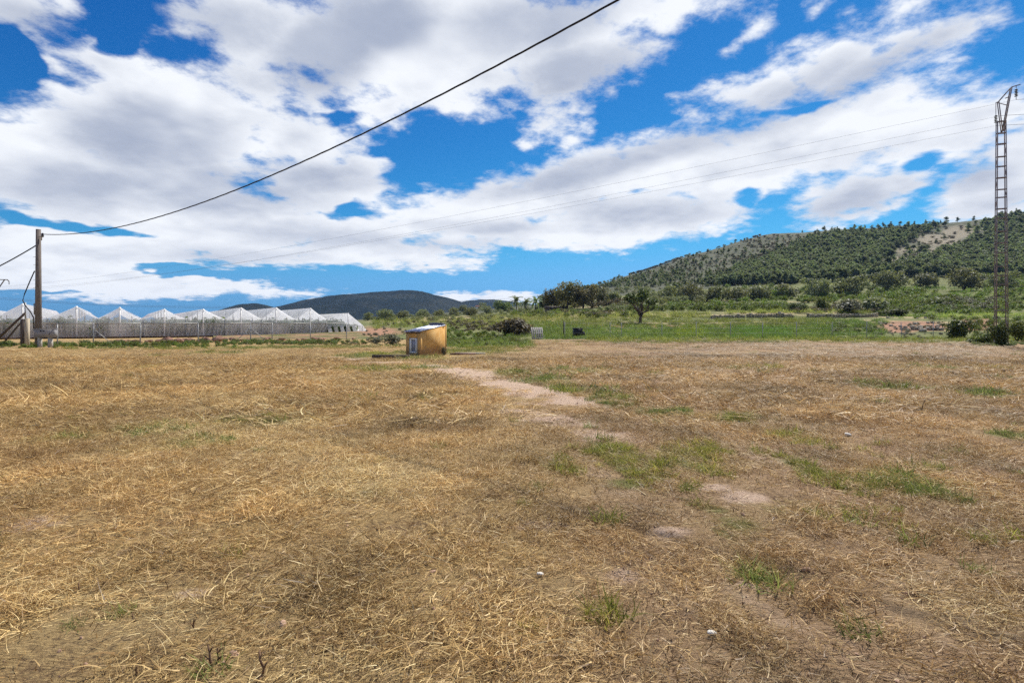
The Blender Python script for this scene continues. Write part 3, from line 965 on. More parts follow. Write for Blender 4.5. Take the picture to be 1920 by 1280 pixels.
def blades(n, spread, length, width, lift, align, upright, seed, tint=(0, 1), curl=0.5, seg=3, ball=0.0):
    """a handful of n curved blades as ribbons; returns an unlinked mesh"""
    g = np.random.default_rng(seed)
    r = spread * np.sqrt(g.random(n))
    a = g.random(n) * 2 * np.pi
    base = np.column_stack([r * np.cos(a), r * np.sin(a), g.random(n) * lift + ball * (1 - (r / spread) ** 2) * g.random(n)])
    th = g.normal(0, align, n) + np.where(g.random(n) < 0.5, np.pi, 0)
    el = np.clip(g.normal(upright, 0.28, n), -0.15, 1.5)
    L = length * np.exp(np.clip(g.normal(0, 0.42, n), -1, 0.75))
    W = width * np.exp(g.normal(0, 0.3, n))
    kth, kel = g.normal(0, curl, n), g.normal(-0.25, curl * 0.6, n)
    roll = g.normal(0, 0.7, n)
    tn = tint[0] + (tint[1] - tint[0]) * np.clip(g.beta(1.25, 1.75, n), 0, 1)
    V = np.zeros((n, seg + 1, 2, 3))
    p = base.copy()
    for s in range(seg + 1):
        t = s / seg
        tt, ee = th + kth * t, el + kel * t
        d = np.column_stack([np.cos(tt) * np.cos(ee), np.sin(tt) * np.cos(ee), np.sin(ee)])
        side = np.column_stack([-np.sin(tt), np.cos(tt), np.zeros(n)])
        up = np.cross(d, side)
        sd = side * np.cos(roll)[:, None] + up * np.sin(roll)[:, None]
        w = (W * (1 - 0.75 * t) * 0.5)[:, None]
        V[:, s, 0] = p - sd * w
        V[:, s, 1] = p + sd * w
        p = p + d * (L / seg)[:, None]
        p[:, 2] = np.maximum(p[:, 2], 0.0015)
    k = (np.arange(n) * (seg + 1) * 2)[:, None]
    F4 = np.vstack([np.column_stack([k[:, 0] + 2 * s, k[:, 0] + 2 * s + 1, k[:, 0] + 2 * s + 3, k[:, 0] + 2 * s + 2]) for s in range(seg)])
    me = new_mesh('blades', V.reshape(-1, 3), F4, True)
    attr(me, 'tint', np.repeat(tn, (seg + 1) * 2))
    return me


def variants(prefix, k, mat, **kw):
    seed = kw.pop('seed', 1)
    out = []
    for i in range(k):
        me = blades(seed=seed + i, **kw)
        me.materials.append(mat)
        out.append(bpy.data.objects.new(f'{prefix}_{i:02d}', me))
    return out


def points_in_field(y0, y1, dens, seed, wide=1.12, ymax=None):
    g = np.random.default_rng(seed)
    half = 0.96 * wide
    area = half * (y1 ** 2 - y0 ** 2)
    n = int(area * dens)
    Y = np.sqrt(g.random(n) * (y1 ** 2 - y0 ** 2) + y0 ** 2)
    X = (g.random(n) * 2 - 1) * (half * Y + 0.6)
    return X, Y, g


def field_edge(u):
    """distance of the far edge of the mown field along a bearing"""
    return np.interp(u, [-0.96, -0.27, -0.1, 0.05, 0.8, 0.88, 0.97], [36, 43, 36, 54, 54, 46, 38])


def rock_mesh(seed):
    bm = bmesh.new()
    bmesh.ops.create_icosphere(bm, subdivisions=2, radius=0.5)
    g = random.Random(seed)
    ax = [Vector((g.gauss(0, 1), g.gauss(0, 1), g.gauss(0, 1))).normalized() for _ in range(7)]
    for v in bm.verts:
        d = v.co.normalized()
        k = 1.0
        for q in ax:
            k = min(k, 0.8 / max(0.8, 0.45 + d.dot(q) * 0.75))
        v.co = d * 0.5 * k * (1 + g.uniform(-.04, .04))
        v.co.z *= 0.65
    me = bpy.data.meshes.new('rock')
    bm.to_mesh(me)
    bm.free()
    return me


def build_straw():
    mats = variants('straw_mat', 14, M['straw'], n=270, spread=0.33, length=0.058, width=0.0031, lift=0.020, align=0.6, upright=0.08, curl=0.55, seed=100)
    heaps = variants('straw_heap', 8, M['straw'], n=170, spread=0.17, length=0.066, width=0.0033, lift=0.02, align=1.2, upright=0.25, curl=0.8, ball=0.035, seed=200)
    bits = variants('straw_mat_coarse', 10, M['straw'], n=190, spread=0.62, length=0.13, width=0.009, lift=0.03, align=0.8, upright=0.10, curl=0.6, seed=300)
    for name, src, y0, y1, dens, sc_, seed, lab in (
            ('cut_straw', mats, 1.9, 9.5, 26, 1.0, 11, 'fine dry golden straw lying mown over the near field'),
            ('straw_tufts', heaps, 2.1, 15, 21, 1.0, 12, 'small raised tufts of tangled dry straw dotted over the field'),
            ('straw_litter', bits, 8.5, 26, 6.0, 1.0, 13, 'cut straw covering the middle of the field'),
            ('far_straw', bits, 24, 56, 1.5, 1.9, 14, 'thin straw cover towards the far edge of the field')):
        X, Y, g = points_in_field(y0, y1, dens, seed)
        gr, pa, ba, da, gold = masks(X, Y)
        clump = fbm(X, Y, 0.55, 3, 41)
        keep = g.random(len(X)) < np.clip((0.38 if name != 'straw_tufts' else 0.50) + 2.1 * (clump - 0.32) - 1.15 * ba - 0.25 * da + 0.6 * pa - 0.25 * gr - 0.12 * (1 - gold), 0.22 - 0.2 * np.minimum(ba * 1.5, 1), 1)
        keep &= Y < field_edge(X / Y) - 0.6
        keep &= ~((np.abs(X + 4.75) < 1.4) & (np.abs(Y - 28) < 1.6))
        X, Y, gr, pa, ba, da, gold = [v[keep] for v in (X, Y, gr, pa, ba, da, gold)]
        n = len(X)
        Z = ground_z(X, Y) - 0.004
        flow = 0.65 + 2.4 * (fbm(X, Y, 3.5, 2, 51) - 0.5) - 0.9 * sstep(-0.5, 1.5, X)
        rot = np.column_stack([g.normal(0, 0.05, n), g.normal(0, 0.05, n), flow + g.normal(0, 0.35, n)])
        s = sc_ * np.exp(g.normal(0, 0.22, n))
        scl = np.column_stack([s, s, (s if y0 < 20 else 0.55) * (0.7 + 0.7 * g.random(n))])
        tone = fbm(X, Y, 1.1, 3, 61) + 0.4 * (fbm(X, Y, 0.25, 2, 63) - 0.5)
        gcast = np.array([0.98, 0.92, 0.73])
        bcast = np.array([0.96, 0.90, 0.76])
        cast = gold[:, None] * gcast + (1 - gold[:, None]) * bcast
        cast = cast * (0.40 + 1.34 * tone)[:, None]
        ru = sstep(0.55, 0.72, fbm(X, Y, 0.9, 3, 71))[:, None]
        cast = cast * (1 - 0.3 * ru) + np.array([0.95, 0.72, 0.50]) * 0.3 * ru
        gm = (gr * 0.6)[:, None]
        cast = cast * (1 - gm) + np.array([0.75, 0.95, 0.40]) * gm
        pm = np.clip(pa * 1.1, 0, 1)[:, None]
        cast = cast * (1 - pm) + np.array([1.55, 1.62, 1.45]) * pm
        cast = cast * (1 - 0.4 * da)[:, None]
        if y0 > 20:
            cast = cast * (0.70 + 0.22 * gold)[:, None]          # weathered thinner cut towards the far side
        scatter(name, src, np.column_stack([X, Y, Z]), rot, scl, g.integers(0, len(src), n), cast, lab, 'straw')


def build_green():
    short = variants('grass_tuft', 10, M['grass'], n=70, spread=0.10, length=0.065, width=0.0055, lift=0.004, align=3.0, upright=0.8, curl=0.7, seed=400)
    coarse = variants('grass_tuft_coarse', 8, M['grass'], n=60, spread=0.34, length=0.14, width=0.016, lift=0.01, align=3.0, upright=0.8, curl=0.6, seed=500)
    for name, src, y0, y1, dens, sc_, seed, lab in (('green_grass', short, 1.9, 12, 95, 1.0, 21, 'short green grass regrowing in patches through the straw'),
                                                    ('far_green_grass', coarse, 10, 55, 6, 0.8, 22, 'thin green grass in patches on the far field')):
        X, Y, g = points_in_field(y0, y1, dens, seed)
        gr, pa, ba, da, gold = masks(X, Y)
        spot = fbm(X, Y, 0.35 if y0 < 5 else 1.0, 3, 81)
        keep = g.random(len(X)) < np.clip((gr - 0.12) * 2.3, 0, 1) * sstep(0.38, 0.6, spot) + 0.004 + 0.016 * (1 - gold) * sstep(0.55, 0.7, fbm(X, Y, 1.6, 2, 97))
        keep &= Y < field_edge(X / Y)
        X, Y, gr = X[keep], Y[keep], gr[keep]
        n = len(X)
        rot = np.column_stack([g.normal(0, 0.1, n), g.normal(0, 0.1, n), g.random(n) * 6.28])
        s = sc_ * (0.6 + 0.8 * g.random(n))
        tone = (0.75 + 0.6 * g.random(n))[:, None]
        yel = sstep(0.45, 0.7, fbm(X, Y, 2.5, 2, 91))[:, None]
        cast = (np.array([1.0, 0.92, 0.95]) * (1 - yel) + np.array([1.45, 1.12, 0.85]) * yel) * tone
        scatter(name, src, np.column_stack([X, Y, ground_z(X, Y) - 0.003]), rot, np.column_stack([s, s, s]), g.integers(0, len(src), n), cast, lab, 'grass')


build_straw()
build_green()


def build_stubble_and_crumbs():
    stub = variants('stubble', 8, M['straw'], n=34, spread=0.24, length=0.035, width=0.0045, lift=0.0, align=3.0, upright=1.1, curl=0.25, seed=700, tint=(0.0, 0.8), seg=2)
    X, Y, g = points_in_field(1.9, 9, 16, 71)
    gr, pa, ba, da, gold = masks(X, Y)
    keep = g.random(len(X)) < 0.8 - 0.8 * ba
    X, Y = X[keep], Y[keep]
    n = len(X)
    tone = 0.45 + 0.8 * fbm(X, Y, 0.5, 3, 73)
    scatter('mown_stubble', stub, np.column_stack([X, Y, ground_z(X, Y) - 0.004]), np.column_stack([g.normal(0, 0.1, n), g.normal(0, 0.1, n), g.random(n) * 6.28]), np.column_stack([0.8 + 0.5 * g.random(n)] * 3), g.integers(0, 8, n),
            np.array([0.95, 0.85, 0.68]) * tone[:, None], 'short rooted stubble standing between the cut straw', 'stubble')
    src = []
    for i in range(5):
        me = rock_mesh(40 + i)
        me.materials.append(M['crumb'])
        src.append(bpy.data.objects.new(f'soil_crumb_source_{i}', me))
    X, Y, g = points_in_field(1.9, 12, 95, 72)
    gr, pa, ba, da, gold = masks(X, Y)
    keep = g.random(len(X)) < 0.12 + 0.6 * ba + 0.35 * sstep(0.5, 0.65, fbm(X, Y, 0.6, 3, 77))
    X, Y = X[keep], Y[keep]
    n = len(X)
    s = 0.008 * np.exp(g.normal(0, 0.6, n)) + 0.004
    s = np.where(g.random(n) < 0.02, s * 2.2, s)
    scatter('soil_crumbs', src, np.column_stack([X, Y, ground_z(X, Y) + 0.001]), g.random((n, 3)) * 6.28, np.column_stack([s * 1.3, s, s]), g.integers(0, 5, n), np.ones((n, 3)), 'small reddish soil crumbs and pebbles on the bare field', 'soil')

build_stubble_and_crumbs()

# ------------------------------------------------------------------ trees and shrubs


def leaf_cloud(lobes, n, size, seed, flat=0.6, up=0.3, hollow=0.45, aspect=0.55):
    """leaves spread through the lobes of a crown: (centre, radii) each; returns mesh data"""
    g = np.random.default_rng(seed)
    vol = np.array([l[1][0] * l[1][1] * l[1][2] for l in lobes]) ** (2 / 3)
    pick = g.choice(len(lobes), n, p=vol / vol.sum())
    C = np.array([l[0] for l in lobes], float)[pick]
    Rr = np.array([l[1] for l in lobes], float)[pick]
    d = g.normal(size=(n, 3))
    d /= np.linalg.norm(d, axis=1)[:, None]
    # twigs gather the leaves in bunches
    tw = g.integers(0, 26, n)
    dirs = g.normal(size=(len(lobes), 26, 3))
    dirs /= np.linalg.norm(dirs, axis=2)[:, :, None]
    d = d * 0.42 + dirs[pick, tw]
    d /= np.linalg.norm(d, axis=1)[:, None]
    r = (hollow + (1.08 - hollow) * g.random(n) ** 0.6) * (0.86 + 0.28 * g.random((len(lobes), 26))[pick, tw])
    P = C + d * Rr * r[:, None]
    nrm = d * flat + g.normal(size=(n, 3)) * 0.6 + np.array([0, 0, up])
    nrm /= np.linalg.norm(nrm, axis=1)[:, None]
    t = np.cross(nrm, g.normal(size=(n, 3)))
    t /= np.linalg.norm(t, axis=1)[:, None]
    b = np.cross(nrm, t)
    s = (size * np.exp(g.normal(0, 0.3, n)))[:, None] * 0.5
    k = aspect
    V = np.stack([P - t * s, P - b * s * k + nrm * s * 0.2, P + t * s, P + b * s * k + nrm * s * 0.2], 1).reshape(-1, 3)
    Fq = np.arange(n * 4).reshape(-1, 4)
    tint = np.repeat(np.clip(g.beta(1.7, 2.0, n), 0, 1), 4)
    return V, Fq, tint


def crown_mesh(name, lobes, n, size, seed, mat, **kw):
    V, Fq, tint = leaf_cloud(lobes, n, size, seed, **kw)
    me = new_mesh(name, V, Fq)
    attr(me, 'tint', tint)
    me.materials.append(mat)
    return me


def limb(mb, a, b, r0, r1, seed, n=5, wob=0.12, sides=6):
    g = random.Random(seed)
    a, b = Vector(a), Vector(b)
    L = (b - a).length
    pts, rad = [], []
    for i in range(n + 1):
        t = i / n
        p = a.lerp(b, t)
        if 0 < i < n:
            p += Vector((g.uniform(-1, 1), g.uniform(-1, 1), g.uniform(-.5, .5))) * wob * L * 0.5
        pts.append(p)
        rad.append(r0 + (r1 - r0) * t)
    mb.tube(pts, rad, sides)


def round_lobes(w, h, seed, k=7, z0=0.25):
    """a loose rounded crown of width w and height h (trunk included)"""
    g = random.Random(seed)
    out = [((0, 0, h * (0.5 + z0 * 0.4)), (w * 0.34, w * 0.34, h * 0.34))]
    for i in range(k):
        a = 6.283 * i / k + g.uniform(-.4, .4)
        rr = w * g.uniform(0.2, 0.34)
        s = w * g.uniform(0.16, 0.24)
        out.append(((math.cos(a) * rr, math.sin(a) * rr, h * g.uniform(z0 + 0.12, 0.80)), (s, s, s * h / w * g.uniform(0.8, 1.15))))
    return out


def tree_meshes(kind, seed):
    """trunk and crown meshes of one tree of the kind, unit size in metres"""
    mb = MB()
    g = random.Random(seed)
    if kind == 'olive':
        w, h = 4.6, 3.4
        lobes = round_lobes(w, h, seed, 9, 0.0) + [((0, 0, 1.0), (1.5, 1.5, 0.8))]
        limb(mb, (0, 0, -0.3), (0.1, 0, 0.9), 0.26, 0.2, seed)
        for i in range(4):
            a = 1.57 * i + g.uniform(-.4, .4)
            limb(mb, (0.08, 0, 0.75), (math.cos(a) * 1.1, math.sin(a) * 1.1, 2.1), 0.13, 0.04, seed + i)
        return mb, crown_mesh('crown', lobes, 2100, 0.28, seed, M['olive_leaf'], hollow=0.35)
    if kind == 'pine':
        h = 6.4
        limb(mb, (0, 0, -0.6), (g.uniform(-.3, .3), 0, h * 0.8), 0.17, 0.06, seed)
        lobes = []
        for i in range(7):
            a, z = g.uniform(0, 6.28), h * g.uniform(0.3, 0.88)
            k = 1.55 * (1.15 - z / h) + 0.55
            rr = k * g.uniform(0.2, 0.8)
            lobes.append(((math.cos(a) * rr, math.sin(a) * rr, z), (k * 0.75, k * 0.75, k * 0.6)))
        lobes.append(((0, 0, h * 0.92), (0.7, 0.7, 0.7)))
        return mb, crown_mesh('crown', lobes, 760, 0.5, seed, M['pine_leaf'], hollow=0.15)
    if kind == 'bush':
        w, h = 3.0, 2.2
        lobes = [((g.uniform(-.6, .6), g.uniform(-.6, .6), h * g.uniform(0.25, 0.66)), (w * g.uniform(.2, .34), w * g.uniform(.2, .34), h * g.uniform(.24, .36))) for _ in range(7)]
        for i in range(5):
            a = 1.25 * i
            limb(mb, (0, 0, -0.2), (math.cos(a) * 0.6, math.sin(a) * 0.6, 1.2), 0.05, 0.015, seed + i, sides=4)
        return mb, lobes
    raise ValueError(kind)


def mesh_of(mb, name, mat):
    me = new_mesh(name, mb.v, mb.f, True)
    me.materials.append(mat)
    return me


OL = []
for s in range(5):
    mb, cm = tree_meshes('olive', 40 + s)
    OL.append((mesh_of(mb, 'trunk', M['bark']), cm))


def place_tree(name, label, cat, group, tm, cm, loc, scale, rz, trunk_name='trunk'):
    e = empty(name, loc, rz)
    e.scale = scale if isinstance(scale, (tuple, list)) else (scale,) * 3
    obj(trunk_name, tm, None, e)
    obj('crown', cm, None, e)
    return tag(e, label, cat, group)


ORD = ['first', 'second', 'third', 'fourth', 'fifth', 'sixth', 'seventh', 'eighth', 'ninth', 'tenth', 'eleventh', 'twelfth', 'thirteenth', 'fourteenth', 'fifteenth', 'sixteenth']
olive_row = [(1258, 566, 44), (1297, 566, 46), (1336, 565, 40), (1380, 565, 46), (1425, 563, 48), (1470, 560, 42), (1535, 557, 50), (1590, 555, 56), (1664, 546, 58), (1738, 540, 44), (1808, 545, 56), (1876, 543, 44)]
for i, (x, y, w) in enumerate(olive_row):
    p = hit(x, y)
    s = w * p.y / F / 4.6
    t, c = OL[i % 5]
    place_tree('olive_tree', f'round grey-green olive tree, {ORD[i]} from the left in the row below the pine hill', 'tree', 'olive trees in the row below the hill', t, c, p, (s * 1.18, s * 1.18, s * random.uniform(0.98, 1.15)), random.uniform(0, 6.28))
olive_left = [(690, 601, 22), (722, 600, 34), (757, 599, 28), (792, 597, 26), (825, 597, 24), (851, 594, 26), (884, 594, 30), (915, 588, 22), (868, 585, 20), (905, 577, 18), (935, 572, 18)]
for i, (x, y, w) in enumerate(olive_left):
    p = hit(x, y)
    s = w * p.y / F / 4.6
    t, c = OL[(i + 2) % 5]
    place_tree('olive_tree', f'small grey olive tree beyond the yellow hut, {ORD[i]} of those in the far grove', 'tree', 'olive trees in the far grove beyond the hut', t, c, p, s, random.uniform(0, 6.28))

# pines of the hillside
PI = []
for s in range(6):
    mb, cm = tree_meshes('pine', 60 + s)
    base = len(mb.v)
    V, n0 = list(mb.v), len(mb.f)
    cv = np.empty(len(cm.vertices) * 3, np.float32)
    cm.vertices.foreach_get('co', cv)
    cv = cv.reshape(-1, 3)
    faces = list(mb.f) + [tuple(int(k) + base for k in f) for f in np.arange(len(cv)).reshape(-1, 4)]
    me = new_mesh('pine_tree', np.vstack([np.array(V), cv]), faces)
    me.materials.append(M['bark'])
    me.materials.append(M['pine_leaf'])
    mi = np.ones(len(faces), np.int32)
    mi[:n0] = 0
    me.polygons.foreach_set('material_index', mi)
    tn = np.empty(len(cv), np.float32)
    cm.attributes['tint'].data.foreach_get('value', tn)
    attr(me, 'tint', np.concatenate([np.zeros(base), tn]))
    PI.append(me)


def ridge(x):
    return np.interp(x, [1120, 1200, 1300, 1450, 1600, 1750, 1850, 1920, 2000], [536, 509, 475, 438, 430, 419, 410, 396, 385])


def forest():
    g = np.random.default_rng(5)
    pts = []
    tries = 0
    while len(pts) < 5200 and tries < 45000:
        tries += 1
        x = g.uniform(1090, 1990)
        top = ridge(x)
        y = top + 6 + (535 - 0.02 * (x - 1100) - top) * g.random() ** 0.8
        if y > np.interp(x, [1100, 1300, 1500, 1700, 1920], [548, 545, 532, 520, 520]):
            continue
        core = float(sstep(-22, 22, y - (528 - (x - 1350) * 0.45)))      # the wood proper; above it open scrub
        dens = 0.16 + 1.3 * core
        dd = min(math.hypot((x - cx) / rx, (y - cy) / ry) for cx, cy, rx, ry in ((1800, 437, 55, 18), (1755, 455, 60, 18), (1715, 475, 50, 13), (1680, 492, 45, 9), (1640, 508, 40, 7)))
        if dd < 1:
            dens = 0.06
        if g.random() > dens * (0.4 + 1.1 * float(fbm(np.array(x), np.array(y * 3.0), 40, 3, 8))):
            continue
        p = hit(x, y)
        if p.y < 235:
            continue
        pts.append((p, g.uniform(0.4, 1.0) * (0.55 + 0.45 * core)))
    rid = [(1163, .8), (1190, .7), (1325, .7), (1376, 1.2), (1392, 1.0), (1510, .8), (1528, .9), (1545, 1.2), (1558, 1.15), (1572, 1.1), (1606, 1.1), (1622, 1.0), (1640, 1.3), (1655, 1.35), (1668, 1.2), (1684, 1.1), (1699, 1.2), (1712, 1.2), (1736, 1.1), (1752, 1.0), (1766, 1.0), (1779, 1.25), (1799, 1.2), (1822, 1.3), (1880, .9), (1896, 1.0), (1909, 1.1)]
    ridge_pts = []
    for x, s in rid:
        u = (x - 960) / F
        z = terrain_z(u * _YS, _YS)
        k = int(np.argmin(np.where(_YS > 230, HY - (z - EYE) / _YS * F, 9e9)))
        ridge_pts.append((Vector((u * _YS[k] + g.uniform(-3, 3), _YS[k], z[k] - 0.6)), s * g.uniform(0.45, 0.8)))
    pts.sort(key=lambda q: -q[1] / q[0].y)
    lab_r = 'dark pine standing on the skyline of the right hand hill'
    lab = 'dark green pine among the many on the right hand hillside'
    for i, (p, s) in enumerate(ridge_pts + pts[:270]):
        o = obj('pine_tree', PI[i % 6], None, None, p, (0, 0, g.uniform(0, 6.28)))
        k = s * 1.0
        o.scale = (k * g.uniform(1.0, 1.5), k * g.uniform(1.0, 1.5), k)
        r = i < len(ridge_pts)
        tag(o, lab_r if r else lab, 'tree', 'pines on the skyline' if r else 'pines on the hillside')
    rest = pts[270:]
    src = [bpy.data.objects.new(f'pine_source_{i}', m) for i, m in enumerate(PI)]
    n = len(rest)
    s = np.array([q[1] for q in rest])
    scatter('far_pinewood', src, np.array([tuple(q[0]) for q in rest]), np.column_stack([np.zeros(n), np.zeros(n), g.random(n) * 6.28]),
            np.column_stack([s * 1.6, s * 1.6, s]), g.integers(0, 6, n), np.ones((n, 3)), 'far pinewood covering the slopes of the right hand hill', 'woodland')


forest()


def bush_mesh(seed, mat, n=2000, size=0.21, **kw):
    mb, lobes = tree_meshes('bush', seed)
    return mesh_of(mb, 'stems', M['bark']), crown_mesh('crown', lobes, n, size, seed, mat, hollow=0.3, **kw)


BU = {k: [bush_mesh(80 + 7 * i + s, M[k]) for s in range(3)] for i, k in enumerate(('bush_leaf', 'grey_leaf', 'brown_leaf', 'carob_leaf', 'mixed_leaf', 'olive_leaf'))}


def bush(x, y, w, h, kind, name, label, cat='shrub', group=None, dy=0):
    p = hit(x, y)
    sw, sh = w * p.y / F / 2.7, h * p.y / F / 2.15
    t, c = BU[kind][random.randrange(3)]
    return place_tree(name, label, cat, group, t, c, p, (sw, sw, sh), random.uniform(0, 6.28), 'stems')


bush(1795, 636, 50, 44, 'carob_leaf', 'bush', 'rounded dark green bush at the field edge left of the steel pylon')
_t, _c = BU['carob_leaf'][0]
place_tree('bush', 'dark green bush growing round the foot of the steel pylon', 'shrub', None, _t, _c, (36.6, 40.0, 0.0), (0.58, 0.5, 0.85), 0.4, 'stems')
bush(965, 628, 84, 42, 'brown_leaf', 'bush', 'wide brown-green bush right of the hut, before the grassy bank')
bush(736, 647, 36, 22, 'grey_leaf', 'bush', 'low grey-green bush just left of the yellow hut')
bush(705, 645, 26, 14, 'grey_leaf', 'bush', 'small grey bush between the greenhouse end and the hut bush')
bush(1500, 585, 46, 20, 'carob_leaf', 'bush', 'low dark bush on the terrace above the middle of the stone wall')
bush(1540, 582, 30, 28, 'bush_leaf', 'bush', 'bright green upright bush above the stone wall')
bush(1595, 586, 54, 26, 'grey_leaf', 'bush', 'greyish purple bush above the right end of the stone wall')
bush(1640, 583, 60, 32, 'olive_leaf', 'bush', 'grey-green bush right of the purple bush on the terrace')
bush(1677, 590, 60, 14, 'carob_leaf', 'bush', 'flat dark bush over the rubble right of the stone wall')
bush(1840, 645, 50, 22, 'bush_leaf', 'bush', 'low light green bush between the dark bush and the pylon')
bush(1908, 640, 40, 40, 'bush_leaf', 'bush', 'bright green bush at the right edge of the picture')
bush(1775, 575, 60, 20, 'bush_leaf', 'bush', 'spreading green bush on the upper terrace left of the pylon')

# the big single tree
def big_tree():
    p = hit(1200, 606)
    k = p.y / F
    e = empty('carob_tree', p, 0.3)
    tag(e, 'dark spreading tree with forked trunk standing alone on the terrace', 'tree')
    mb = MB()
    W, H = 62 * k, 62 * k
    limb(mb, (0, 0, -0.4), (0.05 * W, 0, 0.25 * H), 0.055 * W, 0.04 * W, 3, wob=0.1, sides=8)
    obj('trunk', new_mesh('trunk', mb.v, mb.f, True), M['bark'], e)
    ends = [(-0.42, 0, 0.66), (-0.2, 0.2, 0.84), (0.0, -0.15, 0.9), (0.24, 0.1, 0.84), (0.44, -0.05, 0.68), (0.15, -0.3, 0.66), (-0.2, -0.3, 0.7), (0.1, 0.35, 0.72), (-0.32, 0.1, 0.78)]
    lobes = []
    for i, q in enumerate(ends):
        mb = MB()
        q3 = (q[0] * W, q[1] * W, q[2] * H)
        limb(mb, (0.05 * W * (0.6 if q[0] < 0 else 1), 0, 0.2 * H), q3, 0.028 * W, 0.008 * W, i + 9, wob=0.22)
        obj('limb', new_mesh('limb', mb.v, mb.f, True), M['bark'], e)
        s = W * random.uniform(0.10, 0.155)
        lobes.append((q3, (s, s, s * 0.66)))
        for _ in range(3):
            lobes.append(((q3[0] + random.uniform(-.13, .13) * W, q3[1] + random.uniform(-.13, .13) * W, q3[2] + random.uniform(-.1, .12) * H), (s * 0.55, s * 0.55, s * 0.42)))
    obj('crown', crown_mesh('crown', lobes, 2600, 0.27, 77, M['carob_leaf'], hollow=0.15), None, e)


big_tree()

# the mixed clump of trees between the palms and the big tree
def clump_tree(x, y, w, h, mat, seed, label):
    p = hit(x, y)
    k = p.y / F
    W, H = w * k, h * k
    e = empty('broadleaf_tree', p)
    tag(e, label, 'tree', 'trees of the mixed clump')
    mb = MB()
    limb(mb, (0, 0, -0.4), (0, 0, H * 0.5), W * 0.05, W * 0.03, seed, sides=6)
    for i in range(4):
        a = 1.57 * i + seed
        limb(mb, (0, 0, H * 0.35), (math.cos(a) * W * 0.3, math.sin(a) * W * 0.3, H * 0.75), W * 0.025, W * 0.008, seed + i, sides=5)
    obj('trunk', new_mesh('trunk', mb.v, mb.f, True), M['bark'], e)
    obj('crown', crown_mesh('crown', round_lobes(W, H, seed, 11, 0.08), 3600, W * 0.06, seed, mat, hollow=0.25), None, e)


clump_tree(1065, 581, 58, 58, M['mixed_leaf'], 1, 'tallest tree of the mixed clump, brownish green with a ragged top')
clump_tree(1040, 581, 48, 40, M['mixed_leaf'], 2, 'dark rounded tree at the left end of the mixed clump')
clump_tree(1094, 579, 48, 46, M['mixed_leaf'], 3, 'olive brown tree in the middle of the mixed clump')
clump_tree(1123, 576, 46, 46, M['olive_leaf'], 4, 'grey-green tree at the right end of the mixed clump')
clump_tree(1024, 578, 40, 26, M['carob_leaf'], 5, 'low dark tree between the palms and the mixed clump')
clump_tree(1150, 570, 36, 24, M['olive_leaf'], 6, 'low grey tree between the mixed clump and the forked tree')
clump_tree(1262, 560, 44, 34, M['carob_leaf'], 7, 'dark green tree right of the forked tree at the foot of the hill')


def palm(x, y, h, seed, label):
    p = hit(x, y)
    k = p.y / F
    H = h * k
    e = empty('palm_tree', p)
    tag(e, label, 'tree', 'palms left of the mixed clump')
    mb = MB()
    mb.tube([(0, 0, -0.3), (0.02, 0, H * 0.3), (0, 0, H * 0.6)], [0.22, 0.17, 0.15], 8)
    obj('trunk', new_mesh('trunk', mb.v, mb.f, True), M['bark'], e)
    g = random.Random(seed)
    V, Fq, T = [], [], []
    for i in range(26):
        a, el = g.uniform(0, 6.28), g.uniform(-0.3, 1.3)
        L = H * g.uniform(0.5, 0.66)
        q = Vector((0, 0, H * 0.6))
        for s in range(6):
            e1 = el - s * 0.26
            d = Vector((math.cos(a) * math.cos(e1), math.sin(a) * math.cos(e1), math.sin(e1))) * L / 6
            side = Vector((-math.sin(a), math.cos(a), 0)) * L * 0.13 * (1.1 - s / 6)
            q2 = q + d
            for sg in (-1, 1):
                n = len(V)
                V += [tuple(q), tuple(q + d * 0.5), tuple(q2 + side * sg + d * 0.4 - Vector((0, 0, L * 0.03))), tuple(q + d * 0.2 + side * sg * 0.9 - Vector((0, 0, L * 0.03)))]
                Fq.append((n, n + 1, n + 2, n + 3))
                T += [g.random()] * 4
            q = q2
    me = new_mesh('fronds', V, Fq)
    attr(me, 'tint', T)
    me.materials.append(M['palm_leaf'])
    obj('fronds', me, None, e)


palm(968, 586, 36, 1, 'feathery green palm, leftmost of the palms left of the mixed clump')
palm(1004, 586, 34, 2, 'feathery palm, rightmost of the palms left of the mixed clump')
palm(986, 586, 30, 3, 'feathery green palm, the middle and lowest of the palms')
bush(945, 584, 40, 22, 'bush_leaf', 'bush', 'leafy green bush left of the palms')

# scrub, hedges and weeds that nobody could count
def scrub(name, label, regions, mats, seed, cat):
    g = np.random.default_rng(seed)
    src, P, S, I, Rz = [], [], [], [], []
    mi = {}
    for k in mats:
        mi[k] = []
        for s in range(3):
            mb, lobes = tree_meshes('bush', 130 + len(src))
            me = crown_mesh('tuft', lobes, 240, 0.36, 130 + len(src), M[k], hollow=0.2)
            mi[k].append(len(src))
            src.append(bpy.data.objects.new(f'{name}_source_{len(src):02d}', me))
    for (x0, x1, y0, y1, n, size, k, flat) in regions:
        for _ in range(n):
            x = g.uniform(x0, x1)
            y = g.uniform(y0, y1) + 0
            p = hit(x, y)
            P.append((p.x, p.y, p.z - 0.05))
            s = size * p.y / F / 3.0 * g.uniform(0.6, 1.3)
            S.append((s, s, s * flat))
            I.append(int(g.choice(mi[k])))
            Rz.append((0, 0, g.uniform(0, 6.28)))
    scatter(name, src, np.array(P), np.array(Rz), np.array(S), np.array(I), np.ones((len(P), 3)), label, cat)


